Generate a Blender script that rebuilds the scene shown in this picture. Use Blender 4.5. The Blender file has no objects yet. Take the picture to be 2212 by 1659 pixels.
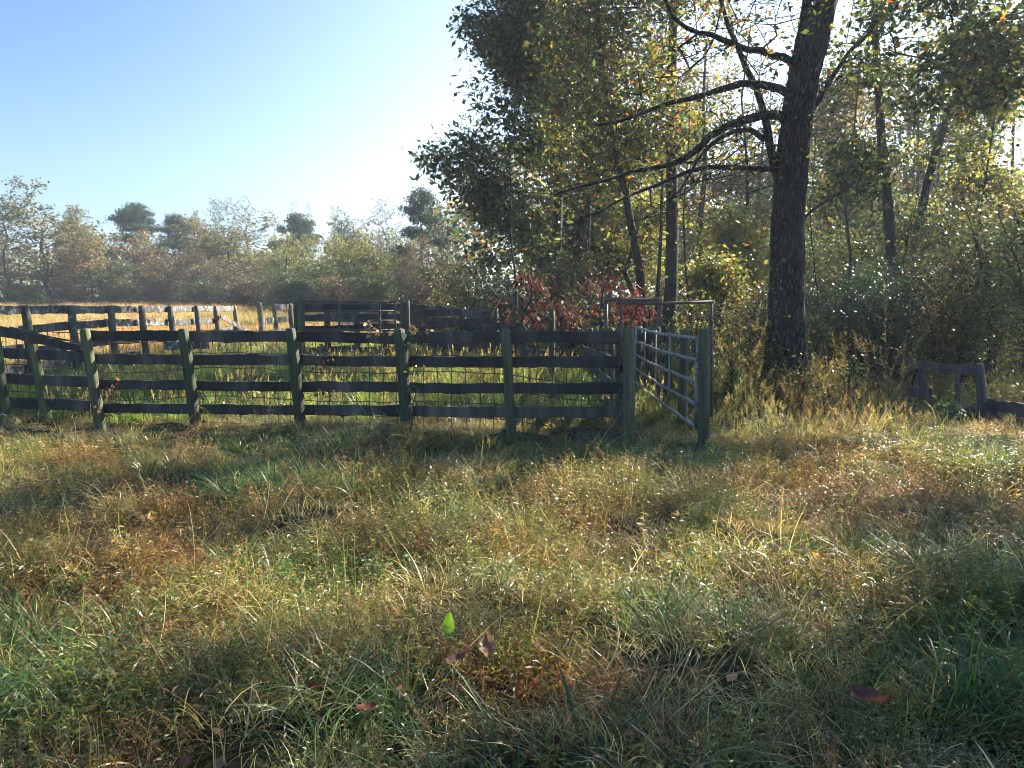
import bpy, math, random
import numpy as np
from math import radians, sin, cos, tan, pi
from mathutils import Vector

# ------------------------------------------------------------------ camera, world, sun
scn = bpy.context.scene
FU, CU, CV = 1661.0, 1106.0, 829.5          # measuring grid of the photograph (2212 wide)
CAMH, PITCH = 1.5, radians(6.0)
cam_d = bpy.data.cameras.new('camera'); cam = bpy.data.objects.new('camera', cam_d)
scn.collection.objects.link(cam); scn.camera = cam
cam.location = (0, 0, CAMH); cam.rotation_euler = (pi/2 - PITCH, 0, 0)
cam_d.sensor_width = 36; cam_d.lens = 27.03; cam_d.clip_start = 0.05; cam_d.clip_end = 2000

SUN_EL, SUN_AZ = radians(32), radians(52)    # azimuth measured from +Y (view axis) towards +X
SKY_TINT = (.52, .88, 1.25, 1); SKY_GLOW = (6.2, 5.8, 4.8); SKY_LOW = (3.2, 3.0, 2.2)
w = bpy.data.worlds.new("World"); scn.world = w; w.use_nodes = True
nt = w.node_tree; bg = nt.nodes['Background']
sky = nt.nodes.new('ShaderNodeTexSky'); sky.sky_type = 'NISHITA'; sky.sun_disc = False
sky.sun_elevation = SUN_EL; sky.sun_rotation = SUN_AZ
sky.air_density = 1.0; sky.dust_density = 2.6; sky.ozone_density = 3.0; sky.altitude = 200
# the sky itself: deeper blue away from the sun, a broad white glow low over the woods where the air is bright
_tc = nt.nodes.new('ShaderNodeTexCoord'); _dot = nt.nodes.new('ShaderNodeVectorMath'); _dot.operation = 'DOT_PRODUCT'
GAZ, GEL = radians(19), radians(0)
nt.links.new(_tc.outputs['Generated'], _dot.inputs[0]); _dot.inputs[1].default_value = (sin(GAZ)*cos(GEL), cos(GAZ)*cos(GEL), sin(GEL))
_mx = nt.nodes.new('ShaderNodeMath'); _mx.operation = 'MAXIMUM'; nt.links.new(_dot.outputs['Value'], _mx.inputs[0]); _mx.inputs[1].default_value = 0
_pw = nt.nodes.new('ShaderNodeMath'); _pw.operation = 'POWER'; nt.links.new(_mx.outputs[0], _pw.inputs[0]); _pw.inputs[1].default_value = 7.0
_hue = nt.nodes.new('ShaderNodeMix'); _hue.data_type = 'RGBA'; _hue.blend_type = 'MULTIPLY'; _hue.inputs[0].default_value = 1; _hue.inputs[7].default_value = SKY_TINT
nt.links.new(sky.outputs[0], _hue.inputs[6])
_gl = nt.nodes.new('ShaderNodeVectorMath'); _gl.operation = 'SCALE'; _gl.inputs[0].default_value = SKY_GLOW; nt.links.new(_pw.outputs[0], _gl.inputs['Scale'])
_ad = nt.nodes.new('ShaderNodeVectorMath'); nt.links.new(_hue.outputs[2], _ad.inputs[0]); nt.links.new(_gl.outputs[0], _ad.inputs[1])
_sp = nt.nodes.new('ShaderNodeSeparateXYZ'); nt.links.new(_tc.outputs['Generated'], _sp.inputs[0])
_iv = nt.nodes.new('ShaderNodeMath'); _iv.operation = 'SUBTRACT'; _iv.use_clamp = True; _iv.inputs[0].default_value = 1; nt.links.new(_sp.outputs['Z'], _iv.inputs[1])
_p2 = nt.nodes.new('ShaderNodeMath'); _p2.operation = 'POWER'; nt.links.new(_iv.outputs[0], _p2.inputs[0]); _p2.inputs[1].default_value = 7
_g2 = nt.nodes.new('ShaderNodeVectorMath'); _g2.operation = 'SCALE'; _g2.inputs[0].default_value = SKY_LOW; nt.links.new(_p2.outputs[0], _g2.inputs['Scale'])
_a2 = nt.nodes.new('ShaderNodeVectorMath'); nt.links.new(_ad.outputs[0], _a2.inputs[0]); nt.links.new(_g2.outputs[0], _a2.inputs[1])
nt.links.new(_a2.outputs[0], bg.inputs[0]); bg.inputs[1].default_value = 0.059
sd = bpy.data.lights.new('sun', 'SUN'); sun = bpy.data.objects.new('sun', sd); scn.collection.objects.link(sun)
sd.energy = 5.0; sd.angle = radians(0.5); sd.color = (1.0, 0.93, 0.80)
SUND = Vector((sin(SUN_AZ)*cos(SUN_EL), cos(SUN_AZ)*cos(SUN_EL), sin(SUN_EL)))
sun.rotation_euler = SUND.to_track_quat('Z', 'Y').to_euler(); sun.location = (0, 0, 30)
scn.view_settings.view_transform = 'Standard'; scn.view_settings.look = 'None'
scn.view_settings.gamma = 1; scn.view_settings.exposure = 1.75
scn.cycles.use_denoising = True; scn.cycles.filter_width = 1.0
scn.cycles.max_bounces = 6; scn.cycles.diffuse_bounces = 2; scn.cycles.transmission_bounces = 4
scn.cycles.glossy_bounces = 1; scn.cycles.volume_bounces = 0; scn.cycles.transparent_max_bounces = 4
scn.cycles.sample_clamp_indirect = 4.0; scn.cycles.caustics_reflective = False; scn.cycles.caustics_refractive = False

C = scn.collection
R = np.random.default_rng(7)

def P(u, v, d):
    x = (u - CU)/FU; y = (CV - v)/FU
    Y = cos(PITCH) + y*sin(PITCH); Z = y*cos(PITCH) - sin(PITCH)
    return np.array([x/Y*d, d, CAMH + Z/Y*d])
def PX(u, d): return (u - CU)/FU*d

# ------------------------------------------------------------------ numpy value noise
_perm = np.random.default_rng(3).random((64, 64))
def vnoise(x, y, s=1.0, o=0.0):
    x = np.asarray(x, float)/s + o*7.3 + 100; y = np.asarray(y, float)/s + o*3.1 + 100
    xi = np.floor(x).astype(int); yi = np.floor(y).astype(int)
    fx = x - xi; fy = y - yi; fx = fx*fx*(3-2*fx); fy = fy*fy*(3-2*fy)
    g = lambda a, b: _perm[a % 64, b % 64]
    return (g(xi, yi)*(1-fx)+g(xi+1, yi)*fx)*(1-fy) + (g(xi, yi+1)*(1-fx)+g(xi+1, yi+1)*fx)*fy
def sst(x, a, b):
    t = np.clip((np.asarray(x, float)-a)/(b-a), 0, 1); return t*t*(3-2*t)
def T(x, y):
    x = np.asarray(x, float); y = np.asarray(y, float)
    z = 0.22*sst(y, 9.5, 13.5)*(1-1.25*sst(x, 0.2, 2.0))
    yy = np.maximum(y, 1e-3)
    left = 1 - 0.42*sst(x/yy, -0.40, -0.12)
    z = z + 0.95*sst(y, 16, 64)*left
    z = z + 0.10*(vnoise(x, y, 1.1, 1)-0.5)*(1-sst(y, 8, 14)*0.5) + 0.12*(vnoise(x, y, 4.0, 2)-0.5)
    return z
def Tz(x, y): return float(T(x, y))

# ------------------------------------------------------------------ object helpers
def tag(o, label=None, cat=None, group=None, kind=None):
    if label: o['label'] = label
    if cat: o['category'] = cat
    if group: o['group'] = group
    if kind: o['kind'] = kind
    return o
def empty(name, loc, label, cat, group=None):
    o = bpy.data.objects.new(name, None); C.objects.link(o); o.location = [float(a) for a in loc]
    o.empty_display_size = 0.1
    return tag(o, label, cat, group)

class Geo:
    def __init__(s): s.v = []; s.f = []; s.c = []; s.uv = []; s.n = 0
    def add(s, v, f, c=None, uv=None):
        v = np.asarray(v, float).reshape(-1, 3); f = np.asarray(f, int).reshape(-1, 4)
        s.v.append(v); s.f.append(f + s.n); s.n += len(v)
        if c is None: c = np.ones((len(f), 3))*0.5
        c = np.asarray(c, float)
        if c.ndim == 1: c = np.tile(c, (len(f), 1))
        s.c.append(c)
        s.uv.append(np.zeros((len(f)*4, 2)) if uv is None else np.asarray(uv, float).reshape(-1, 2))
    def build(s, name, mat, parent=None, smooth=True, link=True):
        v = np.concatenate(s.v); f = np.concatenate(s.f); c = np.concatenate(s.c); uv = np.concatenate(s.uv)
        if parent is not None: v = v - np.array(parent.location)
        m = bpy.data.meshes.new(name)
        m.vertices.add(len(v)); m.vertices.foreach_set('co', v.astype(np.float32).ravel())
        m.loops.add(len(f)*4); m.loops.foreach_set('vertex_index', f.astype(np.int32).ravel())
        m.polygons.add(len(f)); m.polygons.foreach_set('loop_start', np.arange(0, len(f)*4, 4, dtype=np.int32))
        m.polygons.foreach_set('use_smooth', np.full(len(f), smooth))
        m.update(calc_edges=True)
        a = m.attributes.new('Col', 'FLOAT_COLOR', 'FACE')
        a.data.foreach_set('color', np.concatenate([c, np.ones((len(c), 1))], 1).astype(np.float32).ravel())
        l = m.uv_layers.new(name='UVMap'); l.data.foreach_set('uv', uv.astype(np.float32).ravel())
        m.materials.append(mat)
        o = bpy.data.objects.new(name, m)
        if link: C.objects.link(o)
        if parent is not None: o.parent = parent
        return o

def norm(a): return a/np.maximum(np.linalg.norm(a, axis=-1, keepdims=True), 1e-9)
REF = norm(np.array([0.31, 0.93, 0.17]))
def frames(d):
    a = norm(np.cross(d, REF)); b = norm(np.cross(d, a)); return a, b
def tube(geo, pts, rad, n=8, col=None, caps=True, rough=0.0, rng=R, squash=1.0):
    pts = np.asarray(pts, float); k = len(pts); rad = np.broadcast_to(np.asarray(rad, float), (k,)).copy()
    if caps:
        pts = np.concatenate([pts[:1], pts, pts[-1:]]); rad = np.concatenate([[1e-4], rad, [1e-4]]); k += 2
    d = np.gradient(pts, axis=0)
    if caps: d[0] = d[2]; d[1] = d[2]; d[-1] = d[-3]; d[-2] = d[-3]
    d = norm(d); a, b = frames(d)
    th = np.linspace(0, 2*pi, n, endpoint=False)
    rr = rad[:, None]*np.ones((1, n))
    if rough: rr = rr*(1 + rough*(rng.random((k, n))-0.5)*0.7 + rough*(rng.random((1, n))-0.5))
    v = pts[:, None, :] + rr[..., None]*(np.cos(th)[None, :, None]*a[:, None, :] + squash*np.sin(th)[None, :, None]*b[:, None, :])
    i = np.arange(k-1)[:, None]*n; j = np.arange(n)[None, :]; j2 = (j+1) % n
    f = np.stack([i+j, i+j2, i+n+j2, i+n+j], -1).reshape(-1, 4)
    L = np.concatenate([[0], np.cumsum(np.linalg.norm(np.diff(pts, axis=0), axis=1))])
    cu = 2*pi*rad.mean()/n
    uu = np.stack(np.broadcast_arrays(L[:-1, None], L[:-1, None], L[1:, None], L[1:, None]), -1)*np.ones((1, n, 1))
    vv = np.stack([j*cu, (j+1)*cu, (j+1)*cu, j*cu], -1)*np.ones((k-1, 1, 1))
    geo.add(v.reshape(-1, 3), f, col, np.stack([uu, vv], -1).reshape(-1, 2))
def board(geo, p0, p1, h, t, seg=None, rng=R, wob=0.012, up=(0, 0, 1), sag=0.0, col=None, ragged=0.02, taper=(1, 1)):
    """weathered board from p0 to p1 (centre line)"""
    p0 = np.asarray(p0, float); p1 = np.asarray(p1, float); L = np.linalg.norm(p1-p0)
    k = seg or max(4, int(L/0.09)); tt = np.linspace(0, 1, k+1)
    d = (p1-p0)/L; s = norm(np.cross(d, np.array(up, float))); u = norm(np.cross(s, d))
    c = p0 + (p1-p0)*tt[:, None] + np.outer(-sag*4*tt*(1-tt), [0, 0, 1])
    hw = h/2*np.interp(tt, [0, 1], taper)
    ws = np.convolve(rng.normal(0, wob, k+5), np.ones(3)/3, 'same')[2:k+3]
    top = hw + ws*0.7 + rng.normal(0, wob*0.35, k+1); bot = hw + rng.normal(0, wob*0.5, k+1)
    e = rng.normal(0, ragged, 4); e2 = rng.normal(0, ragged, 4)
    ch = min(0.006, t*0.25)
    prof = []   # 8-sided chamfered section
    for (a, b) in ((1, 1-ch*2/t), (1, -(1-ch*2/t)), (1-ch*2/h, -1), (-(1-ch*2/h), -1), (-1, -(1-ch*2/t)), (-1, 1-ch*2/t), (-(1-ch*2/h), 1), (1-ch*2/h, 1)):
        hh = np.where(a > 0, a*top, a*bot)
        prof.append(c + u*hh[:, None] + s*(b*t/2))
    V = np.stack(prof, 1)                       # k+1, 8, 3
    for q in range(8): V[0, q] -= d*e[q % 4]; V[-1, q] += d*e2[q % 4]
    n = 8; i = np.arange(k)[:, None]*n; j = np.arange(n)[None, :]; j2 = (j+1) % n
    f = np.stack([i+j, i+j2, i+n+j2, i+n+j], -1).reshape(-1, 4)
    vc = np.array([0, h, h+t/2, h+t, 2*h+t, 2*h+2*t, 2*h+2*t, 2*h+2*t, 2*h+2*t])
    LL = tt*L
    uu = np.stack(np.broadcast_arrays(LL[:-1, None], LL[:-1, None], LL[1:, None], LL[1:, None]), -1)*np.ones((1, n, 1))
    vv = np.stack([vc[j], vc[j+1], vc[j+1], vc[j]], -1)*np.ones((k, 1, 1))
    off = rng.random(2)*20
    uv = np.stack([uu, vv], -1).reshape(-1, 2) + off
    geo.add(V.reshape(-1, 3), f, col, uv)
    for r0, fl in ((0, 1), (k, -1)):             # end caps
        b0 = r0*8
        fs = [[b0+0, b0+7, b0+6, b0+5], [b0+0, b0+5, b0+4, b0+1], [b0+1, b0+4, b0+3, b0+2]]
        vs = V.reshape(-1, 3)[b0:b0+8]
        fs = np.array(fs)-b0
        if fl < 0: fs = fs[:, ::-1]
        geo.add(vs, fs, col, np.zeros((12, 2))+off+rng.random((12, 2))*0.05)

# ------------------------------------------------------------------ materials
def newmat(name):
    m = bpy.data.materials.new(name); m.use_nodes = True; nt = m.node_tree
    b = nt.nodes['Principled BSDF']; return m, nt, b, nt.nodes, nt.links
def ramp(N, stops):
    r = N.new('ShaderNodeValToRGB'); e = r.color_ramp.elements
    while len(e) > 1: e.remove(e[-1])
    e[0].position = stops[0][0]; e[0].color = (*stops[0][1], 1)
    for p, c in stops[1:]:
        x = e.new(p); x.color = (*c, 1)
    return r
def noise(N, L, vec, scale, detail=4, rough=0.6, sc=None):
    t = N.new('ShaderNodeTexNoise'); t.inputs['Scale'].default_value = scale
    t.inputs['Detail'].default_value = detail; t.inputs['Roughness'].default_value = rough
    if sc is not None:
        mp = N.new('ShaderNodeMapping'); mp.inputs['Scale'].default_value = sc
        L.new(vec, mp.inputs[0]); vec = mp.outputs[0]
    L.new(vec, t.inputs['Vector']); return t
def mixc(N, L, fac, a, b, mode='MIX'):
    m = N.new('ShaderNodeMix'); m.data_type = 'RGBA'; m.blend_type = mode
    for sock, val in ((m.inputs[0], fac), (m.inputs[6], a), (m.inputs[7], b)):
        if hasattr(val, 'is_linked') or isinstance(val, bpy.types.NodeSocket): L.new(val, sock)
        elif isinstance(val, (int, float)): sock.default_value = val
        else: sock.default_value = (*val, 1)
    return m.outputs[2]
def wood_mat(name, c_dark, c_mid, c_light, moss=(0.09, 0.12, 0.05), moss_amt=0.35, lichen=0.0, bump=0.6):
    m, nt, b, N, L = newmat(name)
    uv = N.new('ShaderNodeUVMap'); uv.uv_map = 'UVMap'
    g = N.new('ShaderNodeNewGeometry')
    gr = noise(N, L, uv.outputs[0], 1.0, 8, 0.7, (3.0, 90.0, 1))
    gr2 = noise(N, L, uv.outputs[0], 1.0, 4, 0.6, (1.2, 22.0, 1))
    r = ramp(N, [(0.30, c_dark), (0.5, c_mid), (0.72, c_light)]); L.new(gr.outputs[0], r.inputs[0])
    patch = noise(N, L, g.outputs['Position'], 3.0, 5, 0.65)
    rp = ramp(N, [(0.5-0.16*moss_amt-0.02, (0, 0, 0)), (0.64, (1, 1, 1))]); L.new(patch.outputs[0], rp.inputs[0])
    mul = N.new('ShaderNodeMath'); mul.operation = 'MULTIPLY'; L.new(rp.outputs[0], mul.inputs[0]); mul.inputs[1].default_value = min(1, moss_amt*1.6)
    c = mixc(N, L, mul.outputs[0], r.outputs[0], moss)
    dk = ramp(N, [(0.34, (0.35, 0.33, 0.32)), (0.6, (1, 1, 1))]); L.new(gr2.outputs[0], dk.inputs[0])
    c = mixc(N, L, 1.0, c, dk.outputs[0], 'MULTIPLY')
    if lichen > 0:
        v = noise(N, L, g.outputs['Position'], 9.0, 6, 0.7)
        rl = ramp(N, [(0.60-lichen*0.18, (0, 0, 0)), (0.66-lichen*0.16, (1, 1, 1))]); L.new(v.outputs[0], rl.inputs[0])
        c = mixc(N, L, rl.outputs[0], c, (0.36, 0.37, 0.34))
    oi = N.new('ShaderNodeObjectInfo'); rv_ = ramp(N, [(0, (.7, .68, .7)), (.5, (1, 1, 1)), (1, (1.5, 1.35, 1.2))]); L.new(oi.outputs['Random'], rv_.inputs[0])
    c = mixc(N, L, 1.0, c, rv_.outputs[0], 'MULTIPLY')
    L.new(c, b.inputs['Base Color']); b.inputs['Roughness'].default_value = 0.75
    bp = N.new('ShaderNodeBump'); bp.inputs['Strength'].default_value = bump; bp.inputs['Distance'].default_value = 0.01
    L.new(gr.outputs[0], bp.inputs['Height'])
    bp2 = N.new('ShaderNodeBump'); bp2.inputs['Strength'].default_value = bump; bp2.inputs['Distance'].default_value = 0.03
    L.new(gr2.outputs[0], bp2.inputs['Height']); L.new(bp.outputs[0], bp2.inputs['Normal'])
    L.new(bp2.outputs[0], b.inputs['Normal'])
    return m
def bark_mat(name, c0, c1, c2, scale=1.0, moss=0.3, bump=1.0):
    m, nt, b, N, L = newmat(name)
    uv = N.new('ShaderNodeUVMap'); uv.uv_map = 'UVMap'; g = N.new('ShaderNodeNewGeometry')
    ws = noise(N, L, uv.outputs[0], 6*scale, 3)
    add = N.new('ShaderNodeVectorMath'); add.operation = 'SCALE'; L.new(ws.outputs['Color'], add.inputs[0]); add.inputs['Scale'].default_value = 0.06
    ad2 = N.new('ShaderNodeVectorMath'); L.new(add.outputs[0], ad2.inputs[0]); L.new(uv.outputs[0], ad2.inputs[1])
    mp = N.new('ShaderNodeMapping'); mp.inputs['Scale'].default_value = (9*scale, 42*scale, 1); L.new(ad2.outputs[0], mp.inputs[0])
    vo = N.new('ShaderNodeTexVoronoi'); vo.feature = 'DISTANCE_TO_EDGE'; vo.inputs['Scale'].default_value = 1.0; L.new(mp.outputs[0], vo.inputs['Vector'])
    r = ramp(N, [(0.0, c0), (0.12, c0), (0.35, c1), (0.8, c2)]); L.new(vo.outputs['Distance'], r.inputs[0])
    fine = noise(N, L, g.outputs['Position'], 40, 6, 0.7)
    fr = ramp(N, [(0.3, (0.6, 0.6, 0.6)), (0.7, (1.25, 1.25, 1.25))]); L.new(fine.outputs[0], fr.inputs[0])
    c = mixc(N, L, 1.0, r.outputs[0], fr.outputs[0], 'MULTIPLY')
    pt = noise(N, L, g.outputs['Position'], 1.6, 5, 0.65)
    pr = ramp(N, [(0.46, (0, 0, 0)), (0.66, (moss*2, moss*2, moss*2))]); L.new(pt.outputs[0], pr.inputs[0])
    c = mixc(N, L, pr.outputs[0], c, (0.075, 0.10, 0.065))
    L.new(c, b.inputs['Base Color']); b.inputs['Roughness'].default_value = 0.85
    bp = N.new('ShaderNodeBump'); bp.inputs['Strength'].default_value = bump; bp.inputs['Distance'].default_value = 0.035
    r2 = ramp(N, [(0, (0, 0, 0)), (0.4, (1, 1, 1))]); L.new(vo.outputs['Distance'], r2.inputs[0])
    L.new(r2.outputs[0], bp.inputs['Height']); L.new(bp.outputs[0], b.inputs['Normal'])
    return m
def leaf_mat(name, trans=0.45, rough=0.42, spec=0.5, tb=1.5, patch=None, gain=1.25):
    """leaves: per-leaf colour stored on the mesh; light passes through the blade"""
    m, nt, b, N, L = newmat(name)
    a = N.new('ShaderNodeAttribute'); a.attribute_name = 'Col'
    col = a.outputs['Color']
    oi = N.new('ShaderNodeObjectInfo')
    if patch:   # plants of the sward differ from patch to patch of ground
        g = N.new('ShaderNodeNewGeometry')
        n1 = noise(N, L, g.outputs['Position'], patch[0], 4, 0.6)
        rr = ramp(N, [(0.36, patch[1]), (0.47, patch[2]), (0.56, patch[3]), (0.66, patch[4])]); L.new(n1.outputs[0], rr.inputs[0])
        col = mixc(N, L, 1.0, col, rr.outputs[0], 'MULTIPLY')
        h = N.new('ShaderNodeHueSaturation'); L.new(col, h.inputs['Color'])
        mr = N.new('ShaderNodeMapRange'); L.new(oi.outputs['Random'], mr.inputs[0]); mr.inputs[3].default_value = 0.7; mr.inputs[4].default_value = 1.3
        L.new(mr.outputs[0], h.inputs['Value'])
        mr2 = N.new('ShaderNodeMapRange'); L.new(oi.outputs['Random'], mr2.inputs[0]); mr2.inputs[3].default_value = 0.485; mr2.inputs[4].default_value = 0.515
        L.new(mr2.outputs[0], h.inputs['Hue']); col = h.outputs[0]
    col = mixc(N, L, 1.0, col, (gain, gain, gain*.95), 'MULTIPLY')
    L.new(col, b.inputs['Base Color']); b.inputs['Roughness'].default_value = rough
    b.inputs['Specular IOR Level'].default_value = spec
    t = N.new('ShaderNodeBsdfTranslucent')
    tc = mixc(N, L, 1.0, col, (tb, tb*0.97, tb*0.68), 'MULTIPLY'); L.new(tc, t.inputs[0])
    mx = N.new('ShaderNodeMixShader'); mx.inputs[0].default_value = trans
    L.new(b.outputs[0], mx.inputs[1]); L.new(t.outputs[0], mx.inputs[2])
    L.new(mx.outputs[0], N['Material Output'].inputs[0])
    return m

M_rail = wood_mat('rail_wood', (0.014, 0.012, 0.010), (0.075, 0.062, 0.052), (0.26, 0.22, 0.18), moss=(0.045, 0.065, 0.05), moss_amt=0.35, lichen=0.0)
M_railp = wood_mat('rail_wood_pale', (0.06, 0.055, 0.05), (0.16, 0.15, 0.14), (0.29, 0.27, 0.245), moss=(0.10, 0.10, 0.08), moss_amt=0.2, lichen=0.40)
M_post = wood_mat('post_wood', (0.045, 0.045, 0.03), (0.13, 0.13, 0.08), (0.24, 0.23, 0.15), moss=(0.10, 0.14, 0.045), moss_amt=0.7, lichen=0.0)
M_postp = wood_mat('post_wood_pale', (0.08, 0.07, 0.05), (0.19, 0.17, 0.12), (0.30, 0.27, 0.20), moss=(0.12, 0.13, 0.08), moss_amt=0.3, lichen=0.15)
M_bark = bark_mat('big_bark', (0.012, 0.009, 0.008), (0.12, 0.084, 0.068), (0.26, 0.19, 0.16), 0.62, 0.3, 1.0)
M_barks = bark_mat('small_bark', (0.02, 0.018, 0.016), (0.06, 0.052, 0.048), (0.11, 0.10, 0.09), 2.0, 0.2, 0.6)
M_barkl = bark_mat('pale_bark', (0.06, 0.055, 0.05), (0.16, 0.15, 0.135), (0.28, 0.26, 0.24), 2.0, 0.15, 0.6)
M_leaf = leaf_mat('leaf', 0.45, 0.42, 0.35)
M_leafd = leaf_mat('leaf_glossy', 0.30, 0.32, 0.6)
M_far = leaf_mat('leaf_far', 0.36, 0.5, 0.4, gain=1.2)
M_leafr = leaf_mat('leaf_red', 0.25, 0.6, 0.2)
M_grass = leaf_mat('stiltgrass', 0.38, 0.38, 0.55, 1.6, (0.55, (0.66, 1.06, 0.85), (0.88, 0.99, 0.85), (1.08, 0.94, 0.86), (1.2, 0.78, 0.78)), 1.5)
M_green = leaf_mat('green_grass', 0.45, 0.35, 0.55, 1.5, (0.9, (0.9, 1.05, 1.1), (1, 1, 1), (1.1, 1.05, 0.8), (1.2, 1.1, 0.7)), 1.6)
M_gold = leaf_mat('field_grass', 0.45, 0.55, 0.3, 1.4, (0.12, (0.9, 0.95, 0.8), (1, 1, 1), (1.1, 0.95, 0.9), (1.15, 0.85, 0.7)))
def metal_mat(name, c, rust, amt):
    m, nt, b, N, L = newmat(name); g = N.new('ShaderNodeNewGeometry')
    n = noise(N, L, g.outputs['Position'], 14, 6, 0.7); r = ramp(N, [(0.5-amt, (0, 0, 0)), (0.62-amt*0.6, (1, 1, 1))]); L.new(n.outputs[0], r.inputs[0])
    L.new(mixc(N, L, r.outputs[0], c, rust), b.inputs['Base Color'])
    b.inputs['Metallic'].default_value = 0.1; b.inputs['Roughness'].default_value = 0.6
    return m
M_galv = metal_mat('galvanised_pipe', (0.34, 0.34, 0.32), (0.18, 0.10, 0.07), 0.02)
M_rust = metal_mat('rusty_pipe', (0.16, 0.13, 0.12), (0.13, 0.065, 0.045), 0.12)
M_wire = metal_mat('old_wire', (0.10, 0.09, 0.085), (0.08, 0.05, 0.04), 0.1)

def ground_mat():
    m, nt, b, N, L = newmat('soil_and_thatch'); g = N.new('ShaderNodeNewGeometry'); p = g.outputs['Position']
    n1 = noise(N, L, p, 9, 8, 0.75); n2 = noise(N, L, p, 0.8, 5, 0.6); n3 = noise(N, L, p, 60, 6, 0.7)
    near = ramp(N, [(0.3, (0.022, 0.018, 0.012)), (0.5, (0.05, 0.042, 0.022)), (0.7, (0.10, 0.08, 0.04))]); L.new(n1.outputs[0], near.inputs[0])
    gr = ramp(N, [(0.3, (0.03, 0.045, 0.015)), (0.7, (0.08, 0.09, 0.03))]); L.new(n3.outputs[0], gr.inputs[0])
    k = ramp(N, [(0.42, (0, 0, 0)), (0.6, (1, 1, 1))]); L.new(n2.outputs[0], k.inputs[0])
    c = mixc(N, L, k.outputs[0], near.outputs[0], gr.outputs[0])
    # cut hay field beyond the fences is straw coloured
    sp = N.new('ShaderNodeSeparateXYZ'); L.new(p, sp.inputs[0])
    def rng_(sock, a, b_):
        q = N.new('ShaderNodeMapRange'); L.new(sock, q.inputs[0]); q.inputs[1].default_value = a; q.inputs[2].default_value = b_; return q.outputs[0]
    dv = N.new('ShaderNodeMath'); dv.operation = 'DIVIDE'; L.new(sp.outputs[0], dv.inputs[0]); L.new(sp.outputs[1], dv.inputs[1])
    a = rng_(sp.outputs[1], 15.0, 18.0); q = rng_(dv.outputs[0], -0.05, -0.25)
    mu = N.new('ShaderNodeMath'); mu.operation = 'MULTIPLY'; L.new(a, mu.inputs[0]); L.new(q, mu.inputs[1])
    gold = ramp(N, [(0.3, (0.20, 0.14, 0.07)), (0.55, (0.34, 0.26, 0.13)), (0.75, (0.42, 0.34, 0.17))]); L.new(n1.outputs[0], gold.inputs[0])
    c = mixc(N, L, mu.outputs[0], c, gold.outputs[0])
    L.new(c, b.inputs['Base Color']); b.inputs['Roughness'].default_value = 0.95; b.inputs['Specular IOR Level'].default_value = 0.1
    bp = N.new('ShaderNodeBump'); bp.inputs['Strength'].default_value = 0.8; bp.inputs['Distance'].default_value = 0.04; L.new(n3.outputs[0], bp.inputs['Height']); L.new(bp.outputs[0], b.inputs['Normal'])
    return m
M_ground = ground_mat()

# ------------------------------------------------------------------ ground
def ground():
    g = Geo()
    def axis(lo, hi, fine_lo, fine_hi, step, grow):
        a = list(np.arange(fine_lo, fine_hi, step)); s = step
        while a[-1] < hi: s *= grow; a.append(a[-1]+s)
        s = step; b = [fine_lo]
        while b[-1] > lo: s *= grow; b.append(b[-1]-s)
        return np.array(b[:0:-1] + a)
    xs = axis(-600, 600, -14, 14, 0.16, 1.09); ys = axis(-60, 900, -2, 24, 0.16, 1.08)
    X, Y = np.meshgrid(xs, ys); Z = T(X, np.maximum(Y, 0.5))
    Z = Z + 0.17*(vnoise(X, Y, 0.55, 5)-0.5)*(1-sst(Y, 9, 12)*.6)
    n = len(xs); m_ = len(ys)
    i = np.arange(m_-1)[:, None]*n; j = np.arange(n-1)[None, :]
    f = np.stack([i+j, i+j+1, i+n+j+1, i+n+j], -1).reshape(-1, 4)
    g.add(np.stack([X, Y, Z], -1).reshape(-1, 3), f)
    tag(g.build('ground', M_ground), kind='structure')
ground()

# ------------------------------------------------------------------ foliage primitives
def kite(geo, base, dirv, side, length, width, col, bend=None):
    """N leaves as kites: base -> tip along dirv, width along side"""
    L_ = np.asarray(length)[:, None]; W = np.asarray(width)[:, None]
    tip = base + dirv*L_; mid = base + dirv*L_*0.45
    if bend is not None: tip = tip + bend
    v = np.stack([base, mid + side*W*0.5, tip, mid - side*W*0.5], 1).reshape(-1, 3)
    n = len(base); f = np.arange(n*4).reshape(n, 4)
    geo.add(v, f, col)
def rand_unit(rng, n): return norm(rng.normal(size=(n, 3)))
def pick(rng, pal, n, jit=0.25):
    c = np.array([p[0] for p in pal]); wgt = np.array([p[1] for p in pal], float); wgt /= wgt.sum()
    k = rng.choice(len(pal), n, p=wgt); return c[k]*(1+jit*(rng.random((n, 1))-0.5)*2)

# gaps cut into the crowns so the low sun lights chosen ground spots (x, y, rx, ry)
GAPS = [(0.15, 5.9, 1.15, 0.8), (4.3, 8.3, 2.4, 1.0), (3.9, 5.7, 0.45, 0.9), (2.75, 6.1, 0.7, 0.45), (-3.1, 7.5, 0.6, 0.45),
        (-1.1, 5.1, 1.0, 0.5), (-1.0, 4.05, 0.9, 0.35), (0.7, 4.8, 0.7, 0.4), (0.55, 4.0, 0.6, 0.25), (-0.35, 3.35, 0.6, 0.25),
        (0.2, 2.7, 0.7, 0.2), (1.4, 3.7, 0.5, 0.3), (-2.6, 5.9, 0.5, 0.3), (1.9, 5.0, 0.5, 0.25), (0.6, 10.6, 1.3, 0.8), (-1.8, 21, 3.5, 3.0),
        (-6, 17, 3.5, 4), (-3, 12.5, 3.2, 1.8), (-.5, 14.5, 1.5, 1.2), (-5.5, 11, 1.2, 1), (-1.9, 3.1, 0.4, 0.2), (0.3, 8.6, 0.35, 0.3), (-4.6, 5.6, 0.5, 0.5)]
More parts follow.
